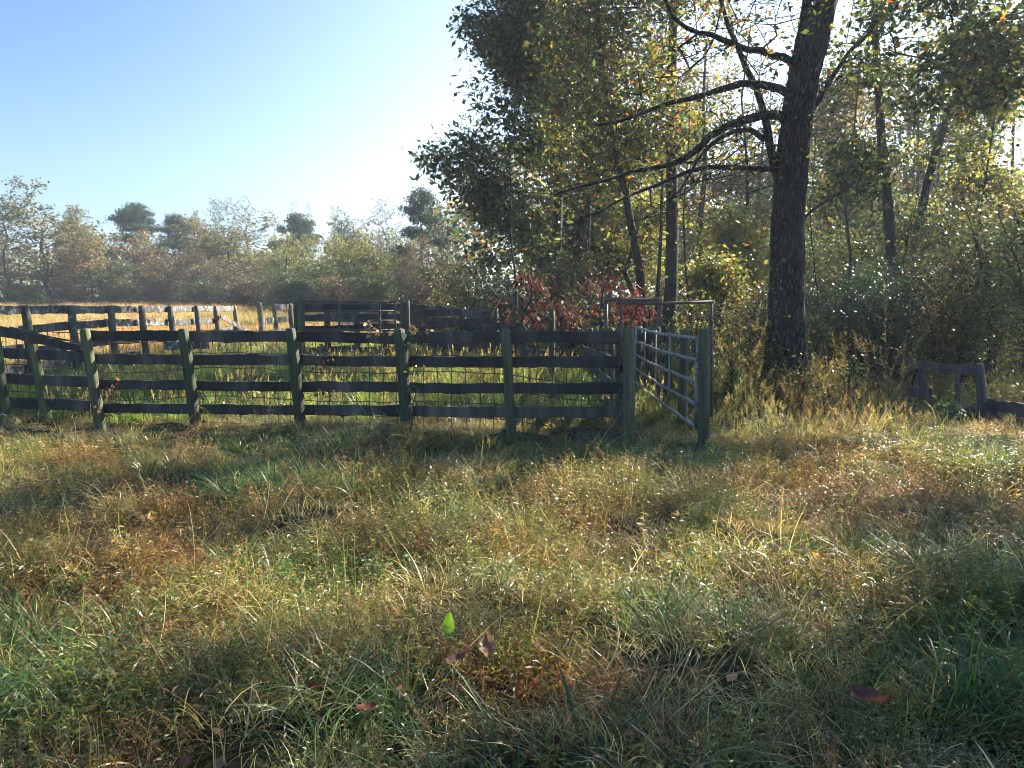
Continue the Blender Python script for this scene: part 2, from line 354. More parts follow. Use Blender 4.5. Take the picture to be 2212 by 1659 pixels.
def keep_mask(rng, c):
    zt = c[:, 2]/tan(SUN_EL)
    gx = c[:, 0] - zt*sin(SUN_AZ); gy = c[:, 1] - zt*cos(SUN_AZ)
    k = np.ones(len(c), bool)
    for (x, y, rx, ry) in GAPS:
        q = ((gx-x)/rx)**2 + ((gy-y)/ry)**2
        k &= ~((q < 1.0) & (rng.random(len(c)) < 0.97))
    dark = (((gx-2.6)/1.6)**2+((gy-3.6)/1.5)**2 < 1) | ((gy > 6.6) & (gy < 8.9) & (gx < 2.0) & (gx > -1.6)) | (((gx+2.6)/1.3)**2+((gy-4.2)/.7)**2 < 1) | (((gx-.35)/.55)**2+((gy-5.3)/.35)**2 < 1)
    open_ = (vnoise(gx, gy, .62, 41)*.6+vnoise(gx, gy, .25, 42)*.4 > .535) & (gy < 9.2) & ~dark
    k &= ~(open_ & (rng.random(len(c)) < .93))
    return k

def blob_points(rng, blobs, n, thr=.36, ls=None):
    """points in the outer part of a union of ellipsoids (x,y,z,rx,ry,rz)"""
    B = np.array(blobs, float); vol = B[:, 3]*B[:, 4]*B[:, 5]; k = rng.choice(len(B), n, p=vol/vol.sum())
    u = rand_unit(rng, n); r = rng.random(n)**(1/2.2)
    p = B[k, :3] + u*B[k, 3:6]*r[:, None]
    lump = vnoise(p[:, 0]*1.0+p[:, 2]*0.7, p[:, 1]+p[:, 2]*1.3, ls or max(0.6, B[:, 3].mean()*0.42), 9)
    return p[lump > thr]

def skeleton(rng, trunk, r_base, r_top, attr, min_h=1.0, step=0.45, twig=0.006, wander=0.12, maxbr=0.55):
    trunk = np.asarray(trunk, float)
    seg = np.linalg.norm(np.diff(trunk, axis=0), axis=1); L = np.concatenate([[0], np.cumsum(seg)])
    k = max(4, int(L[-1]/step)); tt = np.linspace(0, L[-1], k+1)
    tp = np.stack([np.interp(tt, L, trunk[:, i]) for i in range(3)], 1)
    pos = [p for p in tp]; par = [-1]+list(range(k)); z0 = tp[0, 2]
    ok = [p[2]-z0 >= min_h for p in tp]; ok[-1] = True
    dm = np.min(np.linalg.norm(attr[:, None, :]-tp[None], axis=2), axis=1) if len(attr) else np.zeros(0)
    order = np.argsort(dm)
    A = np.zeros((len(pos)+len(attr)*14+10, 3)); A[:len(pos)] = tp; OK = np.zeros(len(A), bool); OK[:len(pos)] = ok
    par += [0]*(len(A)-len(par)); n = k+1; ends = []
    for ai in order:
        a = attr[ai]; d = A[:n]-a; dist = np.sqrt((d*d).sum(1)); cost = dist + 0.9*np.maximum(0, d[:, 2]+0.15*dist) + np.where(OK[:n], 0, 1e6)
        j = int(np.argmin(cost)); D = dist[j]; m = min(12, max(1, int(D/step)))
        p0 = A[j].copy(); last = j
        off = rng.normal(0, wander, 3)*D*0.5; off[2] -= 0.10*D*0.5
        for q in range(1, m+1):
            t = q/m; pt = p0 + (a-p0)*t + off*4*t*(1-t)*0.5
            if q < m: pt = pt + rng.normal(0, wander*0.15, 3)*step
            A[n] = pt; par[n] = last; OK[n] = True; last = n; n += 1
        ends.append(last)
    par = np.array(par[:n]); A = A[:n]
    rad = np.zeros(n); acc = np.zeros(n)
    e = 2.4
    child = np.zeros(n, int)
    for i in range(1, n): child[par[i]] += 1
    acc[child == 0] = twig**e
    for i in range(n-1, 0, -1):
        acc[i] = max(acc[i], twig**e); acc[par[i]] += acc[i]
    rad = acc**(1/e)
    rt = np.interp(np.arange(k+1), [0, k], [r_base, r_top]); rad[:k+1] = rt
    for i in range(k+1, n): rad[i] = min(rad[i], rad[par[i]]*(maxbr if par[i] <= k else 0.97))
    return A, par, rad, k, np.array(ends, int)

def skel_mesh(geo, A, par, rad, k, sides=5, minr=0.0, col=None):
    n = len(A); idx = np.arange(1, n); idx = idx[rad[idx] >= minr] if minr else idx
    d = norm(A[idx]-A[par[idx]]); D = np.zeros((n, 3)); D[idx] = d; D[0] = (0, 0, 1)
    # continuation: the thickest child's direction is averaged in
    a, b = frames(np.where(np.linalg.norm(D, axis=1, keepdims=True) > 0, D, [0, 0, 1.0]))
    th = np.linspace(0, 2*pi, sides, endpoint=False)
    cs = np.cos(th)[None, :, None]; sn = np.sin(th)[None, :, None]
    ring = A[:, None]+rad[:, None, None]*(cs*a[:, None]+sn*b[:, None])     # end rings
    first = np.zeros(n, bool)
    seen = {}
    for i in idx:
        p = par[i]
        if p <= k and i > k: first[i] = True
        elif p in seen and p > k: first[i] = True
        seen[p] = 1
    p = par[idx]
    r0 = np.minimum(rad[p], rad[idx]*1.25)
    st = np.where(first[idx][:, None, None], A[p][:, None]+r0[:, None, None]*(cs*a[idx][:, None]+sn*b[idx][:, None]), ring[p])
    en = ring[idx]
    v = np.concatenate([st, en], 1).reshape(-1, 3); m = len(idx)
    base = np.arange(m)[:, None]*2*sides; j = np.arange(sides)[None]; j2 = (j+1) % sides
    f = np.stack([base+j, base+j2, base+sides+j2, base+sides+j], -1).reshape(-1, 4)
    LL = np.zeros(n)
    for i in range(1, n): LL[i] = LL[par[i]] + np.linalg.norm(A[i]-A[par[i]])
    cu = (2*pi*rad[idx]/sides)[:, None]
    uu = np.stack(np.broadcast_arrays(LL[p][:, None], LL[p][:, None], LL[idx][:, None], LL[idx][:, None]), -1)*np.ones((1, sides, 1))
    vv = np.stack([j*cu, (j+1)*cu, (j+1)*cu, j*cu], -1)
    geo.add(v, f, col, np.stack([uu, vv], -1).reshape(-1, 2))

def leaves_at(rng, geo, centres, per, spread, size, pal, aspect=0.5, droop=0.35, cl_jit=0.3, flat=0.0, pal_cluster=None):
    n = len(centres)*per
    if n == 0: return
    c = np.repeat(centres, per, 0) + rng.normal(0, spread, (n, 3))*np.array([1, 1, 0.75])
    d = rand_unit(rng, n); d[:, 2] = d[:, 2]*0.7 - droop; d = norm(d)
    up = rand_unit(rng, n); up[:, 2] += flat; s = norm(np.cross(d, up))
    L_ = size*(0.4+1.25*rng.random(n)**1.4); W = L_*aspect*(0.7+0.6*rng.random(n))
    if pal_cluster is not None:
        cc = np.repeat(pick(rng, pal, len(centres), 0.15), per, 0)
        col = np.where(rng.random((n, 1)) < pal_cluster, cc, pick(rng, pal, n))
    else: col = pick(rng, pal, n)
    col = col*(1+cl_jit*(np.repeat(rng.random((len(centres), 1)), per, 0)-0.5)*2)
    kite(geo, c, d, s, L_, W, np.clip(col, 0.003, 0.9))

GR = (0.055, 0.085, 0.022); DG = (0.030, 0.052, 0.020); OL = (0.10, 0.11, 0.03); YG = (0.185, 0.205, 0.055); YE = (0.42, 0.32, 0.06)
OR = (0.48, 0.16, 0.03); RD = (0.30, 0.035, 0.025); DR = (0.085, 0.022, 0.022); BR = (0.16, 0.09, 0.045); TN = (0.32, 0.22, 0.11); PU = (0.10, 0.065, 0.06)
GB = (0.05, 0.085, 0.055); GY = (0.10, 0.12, 0.07)

def tree(name, label, cat, base, trunk, rb, rt, blobs, ncl, per, size, pal, seed, group=None, bark=None, spread=0.16, aspect=0.5,
         sun_gaps=False, min_h=1.2, extra_limbs=None, leafm=None, bare=0.0, sides=5, droop=0.35, pc=0.5, twig=0.005, step=0.45, wander=0.12, maxbr=0.55, thr=.36, ls=None):
    rng = np.random.default_rng(seed)
    root = empty(name, base, label, cat, group)
    attr = blob_points(rng, blobs, ncl, thr, ls)
    if sun_gaps: attr = attr[keep_mask(rng, attr)]
    A, par, rad, k, ends = skeleton(rng, trunk, rb, rt, attr, min_h, step, twig, wander, maxbr)
    g = Geo(); skel_mesh(g, A, par, rad, k, sides)
    if sides < 8:
        tube(g, A[:k+1], rad[:k+1]*1.01, 9, caps=True, rough=0.12, rng=rng)
    t = g.build('trunk', bark or M_barks, root)
    cen = A[ends]
    if bare: cen = cen[rng.random(len(cen)) > bare]
    par_c = A[par[ends]]
    g = Geo()
    if len(cen):
        leaves_at(rng, g, cen, per, spread, size, pal, aspect, droop, pal_cluster=pc)
        mid = (par_c + A[ends])/2
        mid = mid[rng.random(len(mid)) > max(bare, 0.35)]
        leaves_at(rng, g, mid, max(2, per//2), spread*0.8, size, pal, aspect, droop, pal_cluster=pc)
        g.build('crown', leafm or M_leaf, root)
    return root

def copy_tree_obj(src, loc, rotz, scale, label, group=None):
    r = src.copy(); C.objects.link(r); r.location = loc; r.rotation_euler = (0, 0, rotz); r.scale = (scale[0], scale[0], scale[1])
    r['label'] = label
    if group: r['group'] = group
    for ch in list(src.children):
        c = ch.copy(); C.objects.link(c); c.parent = r
    return r

# ------------------------------------------------------------------ board fences
def add_post(root, bot, top, r, mat=None, rng=R, name='post'):
    g = Geo(); bot = np.array(bot, float); top = np.array(top, float)
    L = np.linalg.norm(top-bot); k = 12
    t = np.linspace(0, 1, k); pts = bot+(top-bot)*t[:, None]; pts[1:-1] += rng.normal(0, 0.0035, (k-2, 3))
    rad = r*(1.04-0.08*t)*(1+rng.normal(0, 0.012, k)); rad[-1] = r*0.86
    pts = np.concatenate([pts, [pts[-1]+(top-bot)/L*0.012]]); rad = np.append(rad, r*0.62)
    tube(g, pts, rad, 14, rough=0.07, rng=rng)
    return g.build(name, mat or M_post, root)
def add_rail(root, p0, p1, h=0.135, t=0.035, mat=None, sag=0.0, name='rail', wob=0.007, taper=(1, 1), rng=R, up=(0, 0, 1), ragged=0.02):
    g = Geo(); board(g, p0, p1, h, t, rng=rng, wob=wob, sag=sag, taper=taper, up=up, ragged=ragged)
    return g.build(name, mat or M_rail, root, smooth=False)
def wire_geo(g, path, z0, z1, sx=0.16, zs=(0, .1, .22, .36, .52, .7, .9), r=0.0050, rng=R, bulge=0.015):
    """square woven wire along a ground path of (x, y) points; z0/z1 heights above ground line"""
    path = np.array(path, float); seg = np.linalg.norm(np.diff(path, axis=0), axis=1); L = np.concatenate([[0], np.cumsum(seg)])
    n = int(L[-1]/sx); s = np.linspace(0, L[-1], n+1)
    X = np.interp(s, L, path[:, 0]); Y = np.interp(s, L, path[:, 1]); Zg = T(X, Y)
    wv = 0.02*np.sin(s*2.1+rng.random()*6)+rng.normal(0, 0.004, len(s))
    zs = [z for z in zs if z0+z <= z1]
    rows = []
    for z in zs:
        row = np.stack([X+rng.normal(0, bulge*0.4, len(s)), Y+rng.normal(0, bulge, len(s)), Zg+z0+z+wv+rng.normal(0, 0.004, len(s))], 1)
        rows.append(row); tube(g, row, r, 4, caps=False)
    rows = np.array(rows)
    for i in range(len(s)):
        if rng.random() < 0.97: tube(g, rows[:, i], r, 4, caps=False)

# front fence
FR = empty('board_fence', (-0.5, 8.6, 0), 'dark weathered board fence with leaning round posts and four rails across the paddock front', 'fence')
def dF(u): return 8.8-(u-650)/700*0.75 if u > 200 else 9.28+(200-u)*0.0016
front = [(-115, -135, 712, 9.8, .06), (14, -12, 712, 9.45, .062), (222, 183, 712, 9.26, .064), (428, 395, 712, 9.02, .064),
         (655, 627, 711, 8.8, .064), (885, 862, 713, 8.55, .070), (1108, 1092, 712, 8.3, .054)]
for (ub, ut, vt, d, r) in front:
    b = P(ub, 930, d); b[2] = Tz(b[0], b[1])-0.25
    add_post(FR, b, P(ut, vt, d), r)
b = P(110, 910, 9.52); b[2] = Tz(b[0], b[1])-.2
add_post(FR, b, P(63, 722, 9.52), .062)
for (ua, ub, tops, hs) in [(-150, 196, (0, 752, 806, 857), (0, .125, .13, .135)), ]:
    for k, (v, h) in enumerate(zip(tops, hs)):
        if v == 0: continue
        add_rail(FR, P(ua, v-6+h*80, dF(ua)+.09), P(ub, v+9+h*80, 9.26+.09), h)
bays = [(186, 402, 0), (402, 634, 0), (634, 868, 0), (868, 1098, 0), (1098, 1352, 0)]
rv = [(724.5, 725), (727.5, 727.5), (726, 731), (728, 729), (727.5, 728)]
for (ua, ub, _), (va, vb) in zip(bays, rv):
    add_rail(FR, P(ua, va, dF(ua)+.085), P(ub-2, vb, dF(ub)+.085), .122, .036, wob=.009)
for lv, segs in enumerate([[(192, 640, 775, 777), (643, 872, 777, 781), (874, 1356, 781, 781)],
                           [(205, 424, 830, 831), (427, 880, 833, 835), (882, 1104, 837, 838), (1106, 1358, 838, 838)],
                           [(214, 880, 881, 886), (884, 1356, 888, 890)]]):
    for (ua, ub, va, vb) in segs:
        add_rail(FR, P(ua, va, dF(ua)+.085), P(ub, vb, dF(ub)+.085), (.12, .118, .118)[lv], .036, wob=.008, sag=.006)
# kick boards at ground level
add_rail(FR, P(668, 930, 8.92), P(872, 927, 8.68), .14, .035, name='kick_board', wob=.015)
add_rail(FR, P(1236, 952, 8.28), P(1352, 946, 8.13), .12, .035, name='kick_board', wob=.015)
g = Geo(); wire_geo(g, [(P(-140, 800, 9.95)[0], 9.95), (P(200, 800, 9.4)[0], 9.4), (P(1356, 800, 8.17)[0], 8.17)], 0.03, 1.15, .16, (0, .16, .32, .49, .66, .84, 1.02, 1.1), .0055)
g.build('wire_mesh', M_wire, FR)
# broken top rail hanging at the left end, splintered
BRK = empty('broken_rail', P(60, 730, 9.4), 'splintered top board slanting down between posts at the left end of the front fence', 'plank')
g = Geo(); board(g, P(-70, 700, 9.42), P(172, 753, 9.36), .12, .035, wob=.012, taper=(1.1, .75), ragged=.05)
board(g, P(30, 712, 9.36), P(160, 738, 9.32), .035, .02, wob=.008, taper=(1.4, .25), ragged=.06)
board(g, P(-20, 705, 9.40), P(70, 716, 9.36), .03, .015, wob=.008, taper=(.3, 1.2), ragged=.08)
g.build('plank', M_rail, BRK, smooth=False)

# corner + chute (alley) fences running back
AL = empty('chute_fence', (1.3, 10, 0), 'mossy round posts and plank rails running back from the corner, left wall of the chute', 'fence')
b = P(1360, 960, 8.0); b[2] = Tz(b[0], b[1])-.3; add_post(AL, b, P(1358, 711, 8.0), .062)
pl = [(1338, 9.2), (1320, 10.3), (1303, 11.4), (1287, 12.5), (1276, 13.6), (1266, 14.7)]
for (u, d) in pl:
    x = PX(u, d); add_post(AL, (x+.01, d, Tz(x, d)-.2), P(u, 710, d), .052)
for z in (.28, .56, .84, 1.12):
    q = [(P(1358, 711, 8)[0]-.07, 8.0)] + [(PX(u, d)-.065, d) for u, d in pl]
    for a, b_ in ((0, 2), (2, 4), (4, 6)):
        add_rail(AL, (q[a][0], q[a][1], z-.03*(q[a][1]-8)), (q[b_][0], q[b_][1], z-.03*(q[b_][1]-8)), .12, .035, mat=M_rail)
g = Geo()
for i in range(26):
    y = 8.3+i*.22; x = np.interp(y, [8, 14.7], [P(1358, 711, 8)[0]+.05, PX(1266, 14.7)+.05])
    tube(g, [(x, y, Tz(x, y)), (x, y, 1.12-.03*(y-8))], .003, 4, caps=False)
for z in (.25, .5, .75, 1.0): tube(g, [(P(1358, 711, 8)[0]+.05, 8.1, z), (PX(1266, 14.7)+.05, 14.7, z-.2)], .003, 4)
g.build('wire_mesh', M_wire, AL)
AR = empty('chute_fence', (2.1, 10, 0), 'row of thick green-stained posts behind the pipe gate, right wall of the chute', 'fence')
b = P(1521, 972, 7.7); b[2] = Tz(b[0], b[1])-.3; add_post(AR, b, P(1521, 712, 7.7), .058)
pr = [(1481, 714, 9.03, .054), (1448, 708, 10.25, .056), (1420, 708, 11.5, .058), (1400, 708, 12.7, .06), (1381, 706, 14.0, .065)]
for (u, vt, d, r) in pr:
    t = P(u, vt, d); add_post(AR, (t[0]-.03, d, Tz(t[0], d)-.25), t, r)
for z, e in ((.35, 0), (.75, 0), (1.08, 0)):
    add_rail(AR, (PX(1420, 11.5)+.09, 11.4, z-.08), (PX(1381, 14)+.09, 14.1, z-.16), .12, .035)
# pipe gate laid back along the right wall
GT = empty('pipe_gate', (1.9, 7.8, 0), 'galvanised tubular farm gate swung open along the right wall of the chute', 'gate')
ga, gb = (PX(1506, 7.78), 7.82), (PX(1371, 12.7), 12.7)
zr = [P(1506, v, 7.82)[2] for v in (731, 778, 825, 872, 920)]
zl = [P(1371, v, 12.7)[2] for v in (707, 736, 765, 794, 822)]
for i, (a, b_) in enumerate(zip(zr, zl)):
    g = Geo(); t = np.linspace(0, 1, 24)[:, None]
    pts = np.array([ga[0], ga[1], a])+t*(np.array([gb[0], gb[1], b_])-np.array([ga[0], ga[1], a]))
    pts[:, 2] -= .02*np.sin(t[:, 0]*pi); pts += R.normal(0, .003, pts.shape)
    tube(g, pts, .019, 10); g.build('tube', M_galv, GT)
for f in (0.0, .34, .56, .78, 1.0):
    g = Geo(); x = ga[0]+f*(gb[0]-ga[0]); y = ga[1]+f*(gb[1]-ga[1])
    tube(g, [(x+.016, y, zr[-1]+f*(zl[-1]-zr[-1])-.01), (x+.016, y, zr[0]+f*(zl[0]-zr[0])+.01)], .019 if f in (0, 1) else .012, 8)
    g.build('upright', M_galv, GT)
for z in (zr[1], zr[3]):
    g = Geo(); tube(g, [(ga[0]+.0, ga[1]-.01, z), (ga[0]+.05, ga[1]-.1, z)], .012, 8); g.build('hinge', M_rust, GT)
g = Geo(); th_ = np.linspace(0, 2*pi, 18); cz = zr[1]-.08
tube(g, np.stack([PX(1521, 7.7)+.064*np.cos(th_), 7.7+.066*np.sin(th_), cz+.015*np.sin(2*th_)], 1), .006, 6, rough=.5); g.build('chain', M_rust, GT)
# pipe arches over the chute
def arch(name, label, pts, r, d):
    root = empty(name, (pts[0][0], d, 0), label, 'pipe frame', 'square pipe frames over the chute')
    g = Geo(); tube(g, [pts[0], pts[1]], r, 8, rough=.05); g.build('upright', M_rust, root)
    g = Geo(); tube(g, [pts[3], pts[2]], r, 8, rough=.05); g.build('upright', M_rust, root)
    g = Geo(); m = (np.array(pts[1])+np.array(pts[2]))/2-np.array([0, 0, .006]); tube(g, [np.array(pts[1])+[-.05 if d < 10 else 0, 0, 0], m, np.array(pts[2])+[.015, 0, .004]], r, 8, rough=.05); g.build('crossbar', M_rust, root)
arch('pipe_arch', 'square rusty pipe frame standing over the near mouth of the chute beside the corner post', [P(1342, 786, 7.88), P(1342, 655, 7.88), P(1537, 653, 7.85), P(1537, 900, 7.85)], .016, 7.9)
arch('pipe_arch', 'rusty pipe frame at the far end of the chute before the red leaves', [P(1309, 760, 13.2), P(1309, 648, 13.2), P(1424, 648, 13.2), P(1424, 760, 13.2)], .036, 13.2)

# left paddock fence receding, then bleached panels
LF = empty('board_fence', (-7.5, 15, 0), 'pale lichen-covered board fence receding along the left side of the paddock beside the hay field', 'fence')
lp = [(-45, 10.9, 0), (57, 12.05, -3), (155, 13.15, -2), (240, 14.4, -2), (305, 15.55, 0), (370, 16.9, -3), (427, 18.3, -3), (470, 19.6, -6), (514, 21.0, -8)]
LQ = []
for (u, d, ln) in lp:
    x = PX(u, d); gz = Tz(x, d); t = P(u+ln, 661, d); LQ.append((x, d, t[2]))
    add_post(LF, (x+.10, d, gz-.2), t, .065, M_postp if u > 100 else M_post)
zz = lambda i, o: LQ[i][2]-o
for i, j, o0, o1, on in [(0, 2, .06, .06, 1), (2, 3, .06, .07, 1), (3, 5, .06, .07, 1), (5, 8, .07, .07, 1),
                     (1, 3, .37, .32, 1), (3, 5, .31, .36, 1), (5, 7, .36, .38, 1),
                     (0, 1, .68, .66, 1), (1, 3, .72, .66, 1), (3, 4, .66, .66, 1), (0, 2, .98, .98, 1), (2, 4, .95, .98, 1), (7, 8, .66, .62, 1), (5, 7, .75, .68, 1)]:
    add_rail(LF, (LQ[i][0]-.075, LQ[i][1]-.03, zz(i, o0)), (LQ[j][0]-.075, LQ[j][1]+.03, zz(j, o1)), .135, .035, M_railp, wob=.010)
    # second face so both sides of the posts carry boards, as in the photograph's near end
add_rail(LF, (LQ[7][0]+.1, LQ[7][1], zz(7, .25)), (LQ[8][0]+.35, LQ[8][1], zz(8, .75)), .11, .03, M_railp, wob=.012)
g = Geo(); wire_geo(g, [(LQ[0][0]-.1, 10.9), (LQ[8][0]-.1, 21.0)], .05, 1.1, .16, (0, .18, .36, .54, .72, .9), .003)
g.build('wire_mesh', M_wire, LF)
LF2 = empty('board_fence', (-7.2, 23, 0), 'short run of bleached broken boards on three posts left of the dark metal panel', 'fence')
q = []
for (u, d, vt) in [(560, 22, 654), (592, 23.5, 656), (626, 24.6, 656), (648, 25.5, 657)]:
    t = P(u, vt, d); q.append(t); add_post(LF2, (t[0]+.08, d, Tz(t[0], d)-.2), t, .075, M_postp)
for i, j, o0, o1 in [(1, 3, .1, .1), (0, 1, .55, .5), (0, 2, .9, .85), (1, 3, .5, .45), (2, 3, .8, .8)]:
    add_rail(LF2, q[i]-[0, .08, o0], q[j]-[0, .08, o1], .17, .035, M_railp, wob=.014)

# dark corral behind the paddock
CB = empty('board_fence', (-4, 17.6, 0), 'dark plank corral fence standing behind the tubular panel at the back of the paddock', 'fence')
cq = []
for u in (640, 706, 770, 832, 878, 1000, 1070, 1130, 1192):
    d = 17.8 if u < 900 else 17.8-(u-900)*.011
    t = P(u, 652 if u < 900 else 664+(u-1000)*.02, d); cq.append(t); add_post(CB, (t[0], d, Tz(t[0], d)-.2), t, .07)
for i in (0, 2, 4, 5, 6, 7):
    j = {0: 2, 2: 4, 4: 5, 5: 6, 6: 7, 7: 8}[i]
    for k, o in enumerate((.12, .36, .60, .86, 1.1)):
        if i in (6, 7) and k not in (1, 3): continue
        add_rail(CB, cq[i]-[0, .09, o+R.normal(0, .02)], cq[j]-[0, .09, o+R.normal(0, .04)], .15, .035, wob=.013, sag=.02 if i > 3 else 0)
b1 = P(648, 643, 16.3)
DP = empty('tubular_panel', (-4.0, 16.4, 0), 'dark tubular metal livestock panel between a square post and twin posts behind the paddock', 'gate')
add_post(DP, (b1[0], 16.3, .0), b1, .075, name='post')
for k, v in enumerate((651, 671, 692, 712, 733)):
    g = Geo(); tube(g, [P(654, v, 16.3), P(760, v+1, 16.28), P(855, v+1, 16.3)], .022, 8); g.build('tube', M_rust, DP)
for u in (656, 733, 820, 854):
    g = Geo(); tube(g, [P(u, 742, 16.27), P(u, 650, 16.27)], .024, 8); g.build('upright', M_rust, DP)
TW = empty('twin_posts', P(873, 735, 16.2), 'pair of tall dark posts standing side by side right of the tubular panel', 'post')
for u, v in ((869, 647), (880, 650)):
    t = P(u, v, 16.2); add_post(TW, (t[0], 16.2, Tz(t[0], 16.2)-.2), t, .05)
# heap of old boards leaning along the back fence
rngp = np.random.default_rng(5)
for i, (ua, va, ub, vb, dd, lb) in enumerate([
        (886, 664, 1056, 676, 16.9, 'long grey board lying along the back fence top, right of the twin posts'),
        (890, 679, 1010, 672, 16.7, 'short grey board crossing upward over the back fence right of the twin posts'),
        (885, 690, 1064, 702, 16.6, 'long dark board slanting low across the back plank fence'),
        (900, 703, 1060, 694, 16.4, 'low grey board crossing behind the pale vine stems'),
        (1008, 742, 1078, 748, 14.5, 'short plank lying low in the grass behind the fifth bay of the front fence'),
        (355, 747, 452, 744, 13.5, 'bleached plank lying in the paddock grass behind the third post of the front fence'),
        (1165, 688, 1216, 695, 13.4, 'short tilted board beside the lone round post near the red leaves')]):
    root = empty('loose_board', P((ua+ub)/2, (va+vb)/2, dd), lb, 'plank', 'loose old boards')
    g = Geo(); board(g, P(ua, va, dd), P(ub, vb, dd+.2), .15, .04, wob=.013, rng=rngp); g.build('plank', M_railp if i == 5 else M_rail, root, smooth=False)
LPp = empty('round_post', P(1192, 700, 13.2), 'lone dark round post standing behind the fence beneath the red-leaved sapling', 'post')
t = P(1192, 670, 13.2); add_post(LPp, (t[0], 13.2, 0), t, .058)

# woodland fence at the right
M_wpost = wood_mat('woodland_fence_wood', (0.05, 0.042, 0.04), (0.14, 0.12, 0.115), (0.26, 0.23, 0.21), moss=(0.08, 0.10, 0.06), moss_amt=0.3, lichen=0.0)
WF = empty('board_fence', (6, 9.8, 0), 'low old plank and wire fence half buried in weeds beside the right-hand woods', 'fence')
for (ub, ut, vt, vb, d, r) in [(2132, 2116, 788, 945, 9.5, .058), (2072, 2068, 800, 915, 10.3, .035), (1996, 1990, 784, 880, 11.3, .045), (2206, 2204, 880, 975, 9.0, .05)]:
    b = P(ub, vb+10, d); t = P(ut, vt, d); add_post(WF, b-[0, 0, .25], t, r, M_wpost)
add_rail(WF, P(1950, 782, 11.7), P(2128, 799, 9.6), .12, .035, M_wpost, wob=.014, sag=.02); add_rail(WF, P(2006, 884, 10.9), P(2100, 893, 9.9), .18, .035, M_wpost)
add_rail(WF, P(2136, 874, 9.4), P(2330, 905, 8.0), .14, .035, M_wpost, wob=.014)
add_rail(WF, P(1960, 846, 11.4), P(2010, 850, 10.9), .14, .035, M_wpost)
for (ub, ut, vt, vb, d, r) in [(2330, 2322, 800, 990, 8.0, .055)]:
    b = P(ub, vb+10, d); t = P(ut, vt, d); add_post(WF, b-[0, 0, .25], t, r, M_wpost)
g = Geo()
for k, v in enumerate((818, 842, 866, 890, 912, 930)):
    pts = [P(1985, 795+k*14, 11.3), P(2120, v-8, 9.6), P(2300, v+12+k*6, 8.2)]; tt = np.linspace(0, 1, 20)
    pp = np.stack([np.interp(tt, [0, .5, 1], [p[i] for p in pts]) for i in range(3)], 1); pp[:, 2] -= .02*np.sin(tt*2*pi)**2
    tube(g, pp, .003, 4)
g.build('fence_wire', metal_mat('bright_wire', (.45, .45, .44), (.2, .14, .1), .05), WF)
BRC = empty('leaning_brace', P(2150, 930, 9.4), 'split grey brace board leaning against the woodland fence post', 'plank')
g = Geo(); board(g, P(2172, 940, 9.2), P(2132, 868, 9.42), .10, .03, rng=rngp); g.build('plank', M_rail, BRC, smooth=False)

# ------------------------------------------------------------------ the big tree
def smooth_path(pts, n):
    pts = np.asarray(pts, float); s = np.linspace(0, len(pts)-1, n); out = []
    for t in s:
        i = min(int(t), len(pts)-2); f = t-i
        p0 = pts[max(i-1, 0)]; p1 = pts[i]; p2 = pts[i+1]; p3 = pts[min(i+2, len(pts)-1)]
        out.append(0.5*((2*p1)+(-p0+p2)*f+(2*p0-5*p1+4*p2-p3)*f*f+(-p0+3*p1-3*p2+p3)*f**3))
    return np.array(out)
D0 = 11.5
BT = empty('hardwood_tree', (P(1700, 865, D0)[0], D0, 0), 'huge dark leaning tree with furrowed bark and long bare arching limbs, right of the chute', 'tree')
rg = np.random.default_rng(21)
tp = smooth_path([P(1701, 905, D0), P(1700, 830, D0), P(1700, 700, D0), P(1702, 560, D0), P(1708, 430, D0), P(1716, 330, D0), P(1732, 200, D0), P(1756, 90, D0), P(1775, -10, D0), P(1800, -150, D0+.1), P(1820, -320, D0+.3), P(1825, -560, D0+.6), P(1815, -900, D0+.8)], 90)
def bt_rad(z):
    r = np.interp(z, [-.2, .0, .25, .6, 1.2, 2.5, 4.2, 6, 9, 13], [.55, .46, .36, .30, .255, .228, .214, .235, .18, .08])
    return r
g = Geo(); n = 72; k = len(tp)
d = norm(np.gradient(tp, axis=0)); a, b = frames(d); th = np.linspace(0, 2*pi, n, endpoint=False)
rr = bt_rad(tp[:, 2])[:, None]*np.ones((1, n))
Z = tp[:, 2][:, None]; TH = th[None]
rr = rr*(1+.05*np.sin(3*TH+1.3)+.035*np.sin(5*TH+.4*Z))
flare = np.exp(-np.maximum(Z, 0)/.45)
rr = rr*(1+flare*(.22*np.sin(5*TH+.8)+.14*np.sin(3*TH+2.2)))
furr = vnoise(TH*18/1.0+np.zeros_like(Z), Z*3.0+TH*0, 1.0, 4)
rr = rr+.032*(np.abs(furr-.5)*2-.4)+.012*(vnoise(TH*9, Z*1.4, 1.0, 8)-.5)
v = tp[:, None]+rr[..., None]*(np.cos(TH)[..., None]*a[:, None]+np.sin(TH)[..., None]*b[:, None])
i = np.arange(k-1)[:, None]*n; j = np.arange(n)[None]; j2 = (j+1) % n
f = np.stack([i+j, i+j2, i+n+j2, i+n+j], -1).reshape(-1, 4)
LL = np.concatenate([[0], np.cumsum(np.linalg.norm(np.diff(tp, axis=0), axis=1))]); cu = 2*pi*.25/n
uu = np.stack(np.broadcast_arrays(LL[:-1, None], LL[:-1, None], LL[1:, None], LL[1:, None]), -1)*np.ones((1, n, 1)); vv = np.stack([j*cu, (j+1)*cu, (j+1)*cu, j*cu], -1)*np.ones((k-1, 1, 1))
g.add(v.reshape(-1, 3), f, None, np.stack([uu, vv], -1).reshape(-1, 2))
